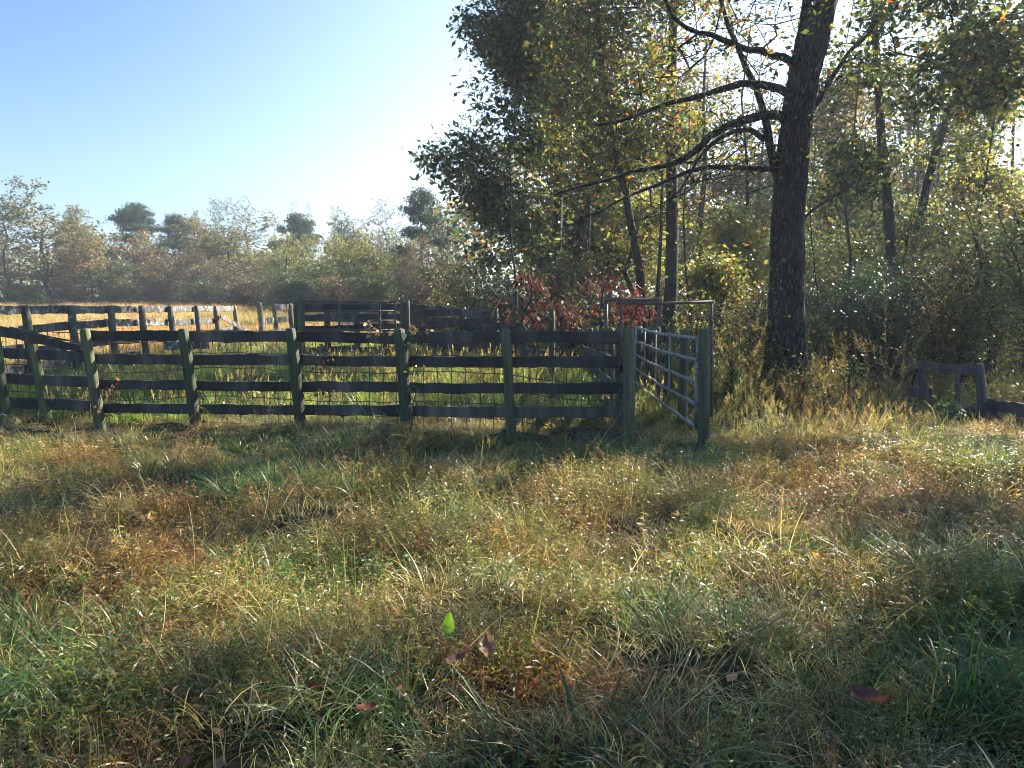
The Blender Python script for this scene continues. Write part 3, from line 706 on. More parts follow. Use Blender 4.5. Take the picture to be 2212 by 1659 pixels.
# a root running out to the left at ground level
tube(g, smooth_path([P(1690, 850, D0-.1), P(1660, 868, D0-.35), P(1635, 880, D0-.5), P(1600, 892, D0-.5)], 14), np.interp(np.arange(14), [0, 13], [.13, .03]), 10, rough=.2)
g.build('trunk', M_bark, BT)
CG = Geo()
PAL_BT = [((.36, .17, .05), 1), (GR, 4), (OL, 5), (YG, 4), (BR, 3), (YE, .8), (RD, .3), (TN, 1)]
def limb(pts, r0, r1, spread, natt, per, seed, bare=.3, size=.075, up=0.3, n=26):
    rng = np.random.default_rng(seed); path = smooth_path(pts, n)
    path[2:-1] += rng.normal(0, .018, (n-3, 3))
    c = path[rng.integers(int(n*.2), n, int(natt*2.5))] + rng.normal(0, spread, (int(natt*2.5), 3)) + [0, 0, up]
    c = c[keep_mask(rng, c)]
    A, par, rad, kk, ends = skeleton(rng, path, r0*.85, r1, c, -9, .3, .0042, .22, .45)
    g = Geo(); skel_mesh(g, A, par, rad, kk, 5); tube(g, A[:kk+1], rad[:kk+1]*1.01, 12, rough=.10, rng=rng)
    g.build('limb', M_bark, BT)
    cen = A[ends]; cen = cen[rng.random(len(cen)) > .3+bare*.7]
    leaves_at(rng, CG, cen, per+1, .13, size, PAL_BT, .48, .35, pal_cluster=.6)
L = D0
limb([P(1722, 215, L), P(1695, 196, L), P(1640, 181, L-.1), P(1580, 186, L-.2), P(1512, 208, L-.4), P(1441, 222, L-.6), P(1359, 256, L-.8), P(1290, 270, L-1)], .075, .012, .45, 110, 5, 1, .5)
limb([P(1715, 268, L), P(1690, 250, L-.1), P(1650, 247, L-.2), P(1584, 268, L-.3), P(1544, 290, L-.4), P(1507, 322, L-.6), P(1482, 346, L-.7), P(1433, 362, L-.9), P(1351, 378, L-1.1), P(1276, 396, L-1.3), P(1200, 420, L-1.5)], .085, .010, .5, 130, 4, 2, .65, up=.1)
limb([P(1705, 372, L), P(1665, 365, L), P(1600, 360, L-.1), P(1540, 364, L-.2), P(1482, 374, L-.3), P(1429, 398, L-.4), P(1379, 416, L-.6), P(1318, 447, L-.8), P(1250, 470, L-1)], .055, .009, .45, 90, 4, 3, .7, up=0)
limb([P(1697, 440, L), P(1680, 385, L), P(1664, 335, L-.05), P(1652, 280, L-.1), P(1645, 225, L-.1), P(1622, 165, L), P(1590, 100, L), P(1560, 20, L), P(1540, -80, L)], .085, .018, .6, 120, 6, 4, .35)
limb([P(1650, 300, L-.1), P(1610, 278, L-.3), P(1560, 292, L-.5), P(1520, 330, L-.8), P(1490, 380, L-1.0), P(1440, 440, L-1.2)], .05, .007, .4, 60, 4, 5, .6, up=0)
limb([P(1738, 150, L), P(1700, 125, L-.3), P(1640, 112, L-.8), P(1581, 96, L-1.2), P(1532, 76, L-1.6), P(1482, 66, L-2), P(1440, 12, L-2.3), P(1400, -60, L-2.5)], .07, .014, .6, 130, 6, 6, .3)
limb([P(1745, 250, L), P(1780, 200, L+.3), P(1820, 130, L+.6), P(1880, 70, L+1), P(1930, 20, L+1.4), P(1990, -60, L+1.8)], .05, .010, .6, 100, 5, 7, .45)
limb([P(1738, 470, L), P(1780, 440, L+.2), P(1830, 410, L+.4), P(1880, 380, L+.8), P(1950, 350, L+1.2)], .03, .006, .35, 50, 5, 8, .5)
limb([P(1790, -60, L), P(1740, -160, L-.4), P(1660, -260, L-1), P(1560, -330, L-1.8), P(1440, -380, L-2.6)], .11, .02, .9, 260, 7, 9, .1, size=.10)
limb([P(1800, -100, L), P(1900, -220, L-.3), P(2020, -330, L-.8), P(2150, -420, L-1.4)], .10, .02, .9, 240, 7, 10, .1, size=.10)
limb([P(1815, -250, L), P(1780, -420, L+.6), P(1700, -560, L+1.2), P(1620, -700, L+2)], .10, .02, 1.1, 260, 7, 11, .1, size=.10)
limb([P(1820, -300, L), P(1900, -520, L+.4), P(2000, -700, L+1.2)], .09, .02, 1.1, 220, 7, 12, .1, size=.10)
CG.build('crown', M_leaf, BT)
# vines clinging to the trunk and hanging beside it
for i, (pts, r) in enumerate([([P(1668, 860, 11.2), P(1662, 760, 11.15), P(1668, 600, 11.2), P(1672, 480, 11.25), P(1690, 330, 11.25), P(1712, 200, 11.25)], .030),
                              ([P(1790, 860, 11.0), P(1775, 700, 11.1), P(1762, 600, 11.3), P(1752, 480, 11.6), P(1756, 390, 11.8), P(1765, 260, 12)], .010)]):
    root = empty('hanging_vine', pts[0], ['thick vine stem climbing the left face of the huge dark trunk', 'thin bare vine hanging loose just right of the huge dark trunk'][i], 'vine')
    g = Geo(); pp = smooth_path(pts, 40); pp[1:-1] += R.normal(0, .006, (38, 3)); tube(g, pp, np.linspace(r, r*.5, 40), 8, rough=.2)
    g.build('stem', M_barks, root)
    if i == 0:
        g = Geo(); cc = pp[R.integers(0, 22, 26)]+R.normal(0, .06, (26, 3))-[0, .12, 0]; leaves_at(R, g, cc, 6, .07, .07, [(GR, 3), (OL, 2)], .7); g.build('leaves', M_leaf, root)

# ------------------------------------------------------------------ the near woods
def tpath(u0, u1, d, ztop, lean=0, k=6, wig=.12, seed=0):
    rng = np.random.default_rng(seed); x0 = PX(u0, d); x1 = PX(u1, d); z0 = Tz(x0, d)-.2; t = np.linspace(0, 1, k)
    p = np.stack([x0+(x1-x0)*t, d+lean*t, z0+(ztop-z0)*t], 1); p[1:-1, :2] += rng.normal(0, wig, (k-2, 2)); return p
PAL_OAK = [(DG, 5), (GR, 6), (OL, 4), (YG, 2.0), (BR, 1), (OR, .3)]
PAL_MIX = [(GR, 3), (OL, 4), (YG, 4), (YE, 1.0), (BR, 1.5), (OR, .4)]
PAL_YG = [(YG, 5), (OL, 3), (YE, 2.2), (GR, 2), (TN, .8), (OR, .3)]
PAL_TAN = [(OL, 3), (BR, 2.5), (TN, 2), (YG, 2), (GR, 2)]
PAL_GRY = [(GY, 4), (GR, 3), (OL, 2), (BR, 1), (YG, .8)]
def B(u, v, d, ru, rv, rd=None):
    """ellipsoid blob from its place and size on the measuring grid"""
    p = P(u, v, d); s = d/FU; return (p[0], p[1], p[2], ru*s, rd if rd else (ru+rv)/2*s, rv*s)
dk = 20.0
tree('oak_tree', 'tall dark green oak whose ragged left edge stands against the bright sky', 'tree', (PX(1195, dk), dk, 0), tpath(1192, 1215, dk, 12.5, seed=1), .17, .05,
     [B(1150, 60, dk, 150, 110), B(1200, -150, dk, 190, 150), B(1130, 170, dk, 130, 95), B(1050, 335, dk, 125, 60), B(985, 345, dk, 90, 48), B(1150, 300, dk, 150, 100), B(1090, 430, dk, 110, 75), B(1110, 520, dk, 110, 70), B(1035, 450, dk, 65, 50), B(1050, 90, dk, 62, 50)],
     3300, 17, .145, PAL_OAK, 31, spread=0.22, thr=.47, ls=.85, aspect=.42, leafm=M_leafd, min_h=1.5, pc=.4)
dk = 17.5
tree('oak_tree', 'slim curving dark tree rising between the oak and the bare trunk, olive leaves', 'tree', (PX(1385, dk), dk, 0),
     [P(1388, 705, dk)-[0, 0, .3], P(1383, 590, dk), P(1362, 480, dk), P(1352, 420, dk), P(1335, 350, dk), P(1318, 260, dk), P(1300, 150, dk), P(1290, 20, dk), P(1285, -200, dk)], .105, .04,
     [B(1300, 120, dk, 150, 120), B(1340, -60, dk, 170, 120), B(1260, 330, dk, 130, 110), B(1400, 270, dk, 110, 110), B(1240, 200, dk, 110, 110)],
     1700, 14, .12, PAL_MIX, 32, thr=.45, ls=.8, spread=0.2, min_h=2.2)
dk = 18.0
tree('hardwood_tree', 'straight dark trunk just left of the chute frames with thin yellowish crown', 'tree', (PX(1448, dk), dk, 0),
     [P(1440, 720, dk)-[0, 0, .3], P(1450, 640, dk), P(1452, 520, dk), P(1452, 400, dk), P(1448, 250, dk), P(1455, 50, dk), P(1460, -250, dk)], .165, .06,
     [B(1470, 60, dk, 150, 120), B(1440, -140, dk, 190, 150), B(1530, 180, dk, 110, 90), B(1400, 120, dk, 100, 90)],
     1100, 13, .11, [(OL, 3), (YG, 3), (BR, 2), (OR, 1.2), (GR, 3), (YE, .6)], 33, spread=0.15, sun_gaps=True, min_h=4, bare=.2)
# ash-like tree with loose crown behind, right of the big trunk
dk = 16.0
tree('hardwood_tree', 'thin straight trunk with flaking pale bark standing right of the huge tree', 'tree', (PX(1915, dk), dk, 0),
     [P(1930, 720, dk)-[0, 0, .3], P(1926, 560, dk), P(1918, 430, dk), P(1906, 320, dk), P(1900, 220, dk), P(1890, 60, dk), P(1880, -160, dk)], .12, .05,
     [B(1900, 180, dk, 110, 60), B(2000, 200, dk, 95, 55), B(1840, 350, dk, 80, 90), B(1900, 10, dk, 60, 60)],
     700, 12, .115, [(DG, 4), (GR, 4), (OL, 2), (YG, 1.2), (YE, .5)], 34, thr=.46, ls=.5, spread=0.2, sun_gaps=True, min_h=3, bark=M_barkl)
dk = 19.0
tree('hardwood_tree', 'leaning grey trunk slanting up to the right behind the thicket', 'tree', (PX(1985, dk), dk, 0),
     [P(1960, 700, dk)-[0, 0, .2], P(1975, 560, dk), P(1992, 450, dk), P(2012, 360, dk), P(2040, 270, dk), P(2075, 180, dk), P(2100, 0, dk)], .13, .05,
     [B(2060, 330, dk, 90, 60), B(2120, 200, dk, 100, 80), B(2080, 40, dk, 110, 90)], 520, 18, .12, PAL_YG, 35, spread=0.17, sun_gaps=True, min_h=3, bark=M_barkl)
dk = 12.5
tree('oak_tree', 'oak reaching in from the right edge with dark green leaves and an arching limb', 'tree', (PX(2330, dk), dk, 0),
     [P(2330, 800, dk)-[0, 0, .3], P(2320, 500, dk), P(2290, 370, dk), P(2250, 180, dk), P(2240, 0, dk), P(2230, -260, dk)], .16, .06,
     [B(2080, 140, dk, 130, 60), B(2170, 60, dk, 130, 80), B(2050, 215, dk, 120, 35), B(2180, 210, dk, 90, 60), B(2200, -120, dk, 170, 110), B(2120, 330, dk, 110, 45), B(1990, 120, dk, 60, 40), B(1890, 90, dk, 90, 60), B(2000, -40, dk, 120, 70), B(2180, 300, dk, 90, 60)],
     1500, 10, .105, [(DG, 4), (GR, 5), (OL, 4), (YG, 3), (YE, 1), (OR, .3)], 36, thr=.42, ls=.6, sun_gaps=True, spread=0.19, min_h=2)
for (u, v0, dk, w, top, pal, seed, lab, nl, sz) in [
        (1330, 700, 24, 150, 180, PAL_MIX, 41, 'olive green tree crowded behind the oak, left of the thin curved trunk', 560, .12),
        (1240, 700, 23, 120, 400, PAL_MIX, 42, 'low leafy tree with yellow patches beneath the dark oak', 420, .12),
        (1390, 700, 22, 110, 420, PAL_YG, 43, 'bright yellow-green maple glowing behind the thin curved trunk', 420, .115),
        (1500, 700, 26, 130, 40, PAL_YG, 44, 'pale yellow tree behind the arching bare limbs', 380, .12),
        (1590, 700, 21, 70, 430, [(YG, 5), (YE, 3), (OL, 2), (OR, .5)], 45, 'small bright yellow sapling left of the huge trunk', 260, .11),
        (1560, 700, 17, 75, 560, PAL_YG, 46, 'low lime-yellow sapling behind the pipe frame', 190, .09),
        (1640, 700, 30, 110, 250, PAL_TAN, 47, 'hazy tan tree seen past the left side of the huge trunk', 300, .14),
        (1800, 700, 24, 90, 110, PAL_TAN, 48, 'thin brownish tree directly behind the huge trunk on its right', 300, .12),
        (1870, 700, 22, 90, 400, PAL_GRY, 49, 'grey-green leafy tree between the huge trunk and the pale-barked trunk', 320, .11),
        (2010, 700, 24, 120, 420, PAL_YG, 50, 'yellowish tree behind the leaning grey trunk', 380, .12),
        (2130, 700, 20, 110, 350, PAL_MIX, 51, 'olive tree at the right edge above the thicket', 380, .11),
        (2210, 700, 17, 90, 420, PAL_TAN, 52, 'brown and olive small tree cut by the right edge', 300, .10),
        (1700, 700, 33, 140, 120, PAL_GRY, 53, 'distant grey-green tree glimpsed around the huge trunk', 300, .16),
        (1930, 700, 34, 150, 40, PAL_TAN, 54, 'tall far tree with sparse tan leaves above the thicket', 380, .16),
        (2100, 700, 34, 160, 30, PAL_GRY, 55, 'tall far grey-green tree behind the right-hand oak', 380, .16),
        (1440, 700, 34, 150, 20, PAL_TAN, 56, 'tall far brownish tree filling the gap behind the straight dark trunk', 340, .17)]:
    x = PX(u, dk); ztop = P(u, top, dk)[2]
    vm = (top+640)/2; hv = (640-top)/2
    rs = np.random.default_rng(seed)
    bl = [B(u+rs.normal(0, w*.25), vm+hv*(q)*.8, dk, w*(.55+.25*rs.random()), hv*.34) for q in (-.8, -.3, .2, .7)]
    tree('woodland_tree', lab, 'tree', (x, dk, 0), tpath(u, u+rs.normal(0, 25), dk, ztop*.93, seed=seed, wig=.2), .08+.003*dk, .03, bl, int(nl*(2.0 if top > 250 else 3.1)), 19, sz*1.05, pal, seed, group='trees crowding the woods behind the chute and thicket', thr=.44, ls=.7, spread=.22, sun_gaps=u > 1350, min_h=1.0, twig=.008, bare=.1)

for (u0, u1, dk, vt, r_, sd, lab) in [(1412, 1425, 20, 60, .06, 2, 'slim bare sapling just left of the straight dark trunk'),
        (1500, 1478, 17, 200, .035, 3, 'slim bare sapling right of the straight dark trunk'),         (1610, 1600, 22, 60, .07, 5, 'slim bare sapling left of the huge trunk in the yellow leaves'), (1790, 1830, 15, 130, .04, 6, 'slim bare sapling curving up right of the huge trunk'),
        (2090, 2120, 17, 220, .05, 8, 'slim dark sapling slanting up in the right thicket'),
        (2160, 2150, 21, 60, .07, 9, 'slim dark trunk far right among the olive leaves'), (1115, 1100, 18, 330, .04, 10, 'slim bare sapling under the left side of the oak'), (1255, 1275, 20, 120, .07, 11, 'second slim trunk under the middle of the dark oak'), (1975, 1950, 26, 80, .09, 12, 'slim grey trunk behind the leaning grey trunk')]:
    zt = P(u1, vt, dk)[2]
    tree('slim_sapling', lab, 'sapling', (PX(u0, dk), dk, 0), tpath(u0, u1, dk, zt, seed=sd+900, wig=.14), r_, r_*.25, [B(u1+(u0-u1)*q, vt+(640-vt)*q, dk, 60, 60) for q in (.0, .25, .5)], 110, 5, .09, PAL_TAN, sd+950, group='slim bare saplings in the woods', bare=.5, sun_gaps=True, min_h=1.5, wander=.3, bark=M_barkl if sd % 3 == 0 else None)

# the woods go on past the right edge of the picture; these off-frame trees are added to dapple the ground
for i, (x, y, zc, rr_, n_, lab) in enumerate([(9.6, 7.6, 7.5, 2.6, 420, 'first off-frame tree added along the wood edge for dappled shade'), (12.2, 11.2, 8.5, 3.2, 560, 'off-frame tree added right of the woodland fence for dappled shade'),
        (14.0, 7.5, 9, 3.0, 480, 'off-frame tree added farther right along the wood edge for dappled shade'), (17.0, 12.5, 10.5, 3.6, 600, 'tall off-frame tree added deeper in the wood far right for dappled shade'), (12.0, 3.6, 7.5, 2.8, 420, 'off-frame tree added on the right nearest the viewer for dappled shade'), (16.5, 17.5, 10, 3.4, 520, 'tall off-frame tree added behind the right edge trees for dappled shade')]):
    tree('woodland_tree', lab, 'tree', (x, y, 0), [(x, y, -.3), (x+.2, y, 2.5), (x-.1, y+.2, 5), (x, y, zc+1.5)], .18, .05, [(x, y, zc, rr_, rr_, 2.4), (x+.8, y-.8, zc-2, rr_*.8, rr_*.8, 1.6), (x-.9, y+.8, zc+1.5, rr_*.7, rr_*.7, 1.6)],
         int(n_*1.3), 30, .13, PAL_MIX, 700+i, group='off-frame shade trees added along the wood edge to the right', spread=.2, sun_gaps=True, min_h=2.5, step=.6)
# red-leaved saplings behind the chute
PAL_RED = [(DR, 6), ((.14, .028, .026), 2), (BR, 1.6), (PU, 3), (OL, 1)]
for (u, dk, w, top, n_, seed, lab, pal) in [(1140, 12.6, 70, 585, 190, 61, 'red-leaved oak sapling drooping over the back rails left of the lone round post', PAL_RED),
                                       (1300, 15.5, 85, 575, 150, 62, 'dark maroon sapling behind the left wall of the chute', [(DR, 6), (PU, 5), (RD, 1)]),
                                       (1385, 14.5, 50, 622, 90, 63, 'small scarlet-leaved sapling framed by the chute pipe frames', [((.22, .035, .03), 5), (DR, 4), (BR, 1)]),
                                       (1215, 13.8, 70, 668, 110, 64, 'low maroon bush behind the fifth bay of the front fence', PAL_RED)]:
    x = PX(u, dk); z1 = P(u, top, dk)[2]; z0 = Tz(x, dk)
    tree('oak_sapling', lab, 'sapling', (x, dk, 0), tpath(u+10, u, dk, z1, seed=seed, wig=.1), .03, .01,
         [B(u-w*.35, top+(700-top)*.45, dk, w*.6, (700-top)*.45), B(u+w*.4, top+(700-top)*.6, dk, w*.55, (700-top)*.4), B(u, top+(700-top)*.25, dk, w*.5, (700-top)*.28)],
         int(n_*1.3), 6, .10, pal, seed, group='red-leaved oak saplings', thr=.5, ls=.3, spread=.12, aspect=.36, droop=.9, min_h=.5, leafm=M_leafr, twig=.004, step=.25)

# thicket shrubs
def shrub_proto(name, label, base, rx, h, ncl, per, size, pal, seed, leafm=None, bark=None, stems=7, spread=.12, bare=0, twig=.0035, aspect=.55, group=None, cat='shrub'):
    rng = np.random.default_rng(seed); root = empty(name, base, label, cat, group); b = np.array(base, float)
    g = Geo(); gl = Geo(); 
    for s in range(stems):
        a = rng.random()*2*pi; r = rx*.75*rng.random()**.5; tip = b+[cos(a)*r, sin(a)*r, h*(.7+.3*rng.random())]
        mid = b+(tip-b)*.5+[cos(a)*-.1*rx, sin(a)*-.1*rx, h*.08]
        st = b+[cos(a)*.05*rx, sin(a)*.05*rx, -.1]
        tr = smooth_path([st, mid, tip], 8)
        at = b+rand_unit(rng, ncl//stems)*np.array([rx, rx, h*.5])*(rng.random((ncl//stems, 1))**.45)+[0, 0, h*.52]
        # attractors nearest to this stem's side
        at[:, :2] = b[:2]+(at[:, :2]-b[:2])*.6+(tip[:2]-b[:2])*.55
        A, par, rad, k, ends = skeleton(rng, tr, .012+.006*h, .005, at, .1, .22, twig, .2)
        skel_mesh(g, A, par, rad, k, 4)
        c = A[ends]; c = c[rng.random(len(c)) > bare]
        leaves_at(rng, gl, c, per, spread, size, pal, aspect, .25, pal_cluster=.4)
    g.build('stems', bark or M_barks, root)
    if gl.v: gl.build('leaves', leafm or M_leaf, root)
    return root
grp = 'shrubs of the right-hand thicket'
M_leafg = leaf_mat('leaf_thicket', 0.38, 0.30, 0.6)
shr = {}
shr['a'] = shrub_proto('thicket_shrub', 'grey-green small-leaved shrub at the right edge behind the woodland fence', (PX(2150, 12.5), 12.5, Tz(6, 12.5)), 1.1, 3.1, 420, 18, .052, PAL_GRY, 71, group=grp, leafm=M_leafg)
shr['b'] = shrub_proto('thicket_shrub', 'twiggy olive shrub behind the low plank of the woodland fence', (PX(2030, 13.5), 13.5, Tz(6, 13.5)), 1.2, 2.6, 420, 15, .05, PAL_TAN, 72, group=grp, leafm=M_leafg)
shr['c'] = shrub_proto('thicket_shrub', 'dense dark blue-green cedar-like bush right of the huge trunk', (PX(1855, 13.4), 13.4, Tz(6, 13.4)), 1.15, 2.3, 900, 26, .05, [(GB, 5), (DG, 4)], 73, group=grp, leafm=M_leafd, aspect=.35)
shr['d'] = shrub_proto('thicket_shrub', 'bare grey brushy shrub of fine arching twigs above the dark bush', (PX(1960, 14.2), 14.2, Tz(6, 14.2)), 1.0, 2.9, 600, 3, .04, PAL_TAN, 74, group=grp, bare=.5, twig=.0045, bark=M_barkl)
for (src, u, d, rz, sc, lab) in [('a', 2240, 11.5, 1.1, (1, 1), 'leafy grey-green shrub beyond the right end of the woodland fence'), ('b', 1770, 15.5, 2.0, (1, .8), 'olive shrub just right of the base of the huge trunk'),
        ('a', 1930, 16.5, 3.0, (1.1, 1.2), 'tall grey-green shrub behind the thin pale-barked trunk'), ('b', 1640, 15, 4.1, (.9, .75), 'olive shrub between the pipe gate and the huge trunk'),
        ('a', 2060, 15.5, 5.1, (1.1, 1.25), 'tall shrub with fine leaves behind the twiggy olive shrub'), ('b', 2200, 14.5, .6, (1.1, 1.3), 'tall olive shrub behind the right edge thicket'),
        ('d', 2110, 13, 1.9, (1, .9), 'bare brushy shrub with pale twigs near the right edge'), ('a', 1720, 18, 2.6, (1.2, 1.1), 'grey-green shrub hidden behind the huge trunk'),
        ('b', 1540, 19, 5.6, (1.1, .8), 'olive shrub behind the pipe frame and chute posts'), ('a', 1830, 19, 4.4, (1.2, 1.2), 'grey-green shrub rising behind the dark cedar-like bush'),
        ('d', 1680, 16, .3, (.9, .8), 'bare brushy shrub peeping left of the huge trunk'), ('b', 1450, 21, 3.3, (1.2, .9), 'olive shrub behind the straight dark trunk'),
        ('c', 1100, 19, 1.0, (1.0, .85), 'dark shrub under the left side of the tall oak'), ('b', 1010, 22, 2.2, (1.3, 1.0), 'olive shrub left of the tall oak behind the corral'),
        ('c', 1330, 18, 2.7, (1.1, .8), 'dark shrub behind the maroon sapling'), ('a', 1230, 20, 1.7, (1.3, .9), 'grey-green shrub under the middle of the tall oak')]:
    x = PX(u, d); copy_tree_obj(shr[src], (x, d, Tz(x, d)), rz, sc, lab, grp)

# ------------------------------------------------------------------ far tree line
def proto(seed, H, W, ncl, per, size, pal, kind='round', rb=.26, bark=None, bare=0, spread=.2):
    rng = np.random.default_rng(seed)
    if kind == 'round': bl = [(rng.normal(0, W*.16), rng.normal(0, W*.16), H*z, W*r, W*r, H*.15) for z, r in ((.34, .36), (.46, .42), (.58, .44), (.70, .40), (.82, .30), (.9, .2))]
    elif kind == 'oval': bl = [(rng.normal(0, W*.08), rng.normal(0, W*.08), H*z, W*r, W*r, H*.15) for z, r in ((.4, .3), (.55, .38), (.7, .36), (.85, .26))]
    elif kind == 'pine': bl = [(W*a*.3, W*b*.3, H*z, W*r, W*r, H*.04) for z, r, a, b in ((.50, .26, 1.2, .3), (.58, .24, -1.2, -.3), (.66, .34, .8, -.8), (.74, .40, -.6, .5), (.82, .42, .3, 0), (.89, .34, -.1, .3), (.95, .2, 0, 0))]
    elif kind == 'slim': bl = [(0, 0, H*z, W*r, W*r, H*.16) for z, r in ((.35, .4), (.5, .46), (.65, .42), (.8, .3), (.92, .16))]
    elif kind == 'low': bl = [(rng.normal(0, W*.2), rng.normal(0, W*.2), H*z, W*r, W*r, H*.25) for z, r in ((.25, .42), (.45, .45), (.65, .4), (.8, .3))]
    k = 7; t = np.linspace(0, 1, k); tr = np.stack([rng.normal(0, .22, k), rng.normal(0, .22, k), -.3+(H*.72+.3)*t], 1); tr[0, :2] = 0
    return dict(H=H, W=W, tr=tr, bl=bl, ncl=ncl, per=per, size=size, pal=pal, seed=seed, rb=rb, bark=bark, bare=bare, spread=spread, mesh=None)
OLp = [((.13, .13, .045), 4), ((.09, .10, .04), 3), (TN, 1.6), (YG, 1)]
PINp = [((.035, .06, .035), 4), ((.05, .08, .04), 3), ((.07, .09, .045), 1)]
ORp = [((.26, .17, .075), 3), (TN, 3), ((.12, .12, .05), 3), (BR, 2), (OL, 1)]
BRp = [(BR, 2), ((.17, .13, .09), 3), (PU, 2), (OL, 3)]
YEp = [((.32, .28, .06), 3), (YG, 4), (OL, 4)]
PALEp = [((.16, .17, .10), 3), ((.20, .19, .13), 2)]
GRp = [(GR, 4), (OL, 3), ((.08, .11, .05), 3)]
PR = {'olive': [proto(101, 12, 8, 420, 14, .20, OLp), proto(102, 12, 8, 400, 14, .20, OLp)],
      'oakhalf': [proto(103, 12, 8, 300, 12, .20, OLp, bark=M_barkl, bare=.1)],
      'bare': [proto(104, 12, 6, 300, 5, .17, PALEp, 'oval', .14, M_barkl, .35), proto(114, 12, 6, 300, 5, .17, PALEp, 'oval', .14, M_barkl, .2)],
      'pine': [proto(105, 12, 6, 300, 26, .18, PINp, 'pine', .16, spread=.22), proto(106, 12, 6, 280, 26, .18, PINp, 'pine', .16, spread=.22)],
      'orange': [proto(107, 9, 7, 340, 12, .20, ORp)], 'brown': [proto(108, 9, 7, 340, 10, .18, BRp), proto(109, 9, 7, 300, 8, .18, BRp, bare=.2)],
      'yellow': [proto(110, 8, 7, 340, 14, .18, YEp)], 'green': [proto(111, 9, 7, 380, 14, .19, GRp), proto(112, 9, 7, 360, 14, .19, GRp)],
      'slim': [proto(113, 13, 3.5, 200, 8, .17, PALEp, 'slim', .12, M_barkl)], 'low': [proto(115, 4, 6, 340, 14, .17, GRp, 'low', .06), proto(116, 4, 6, 320, 12, .17, BRp, 'low', .06)]}
cnt = {}
def far(kind, u, vtop, wpx, d, label, vbase=None):
    ps = PR[kind]; i = cnt.get(kind, 0); cnt[kind] = i+1; p = ps[i % len(ps)]
    x = PX(u, d); gz = Tz(x, d); H = P(u, vtop, d)[2]-gz; W = .98*wpx*d/FU
    if p['mesh'] is None:
        rng = np.random.default_rng(p['seed']); attr = blob_points(rng, p['bl'], int(p['ncl']*2.2))
        A, par, rad, k, ends = skeleton(rng, p['tr'], p['rb'], .06, attr, p['H']*.12, .7, .018, .2)
        g = Geo(); skel_mesh(g, A, par, rad, k, 4); gl = Geo(); c = A[ends]; c = c[rng.random(len(c)) > p['bare']]
        leaves_at(rng, gl, c, int(p['per']*1.7), p['spread'], p['size']*.95, p['pal'], .6, .2, pal_cluster=.5)
        t_ = g.build('trunk', p['bark'] or M_barks, link=False); l_ = gl.build('crown', M_far, link=False); p['mesh'] = (t_.data, l_.data)
        lv_ = np.concatenate(gl.v); p['H'] = float(np.percentile(lv_[:, 2], 99.7)); p['W'] = float((np.percentile(lv_[:, 0], 97)-np.percentile(lv_[:, 0], 3)+np.percentile(lv_[:, 1], 97)-np.percentile(lv_[:, 1], 3))/2)
    root = empty('pine_tree' if kind == 'pine' else ('shrub' if kind == 'low' else 'field_edge_tree'), (x, d, gz), label, 'shrub' if kind == 'low' else 'tree', 'trees of the far tree line')
    sw = W/p['W']; sz = H/p['H']; root.scale = (sw, sw, sz); root.rotation_euler = (0, 0, i*2.1+u*.01)
    for nm, me in zip(('trunk', 'crown'), p['mesh']):
        o = bpy.data.objects.new(nm, me); C.objects.link(o); o.parent = root
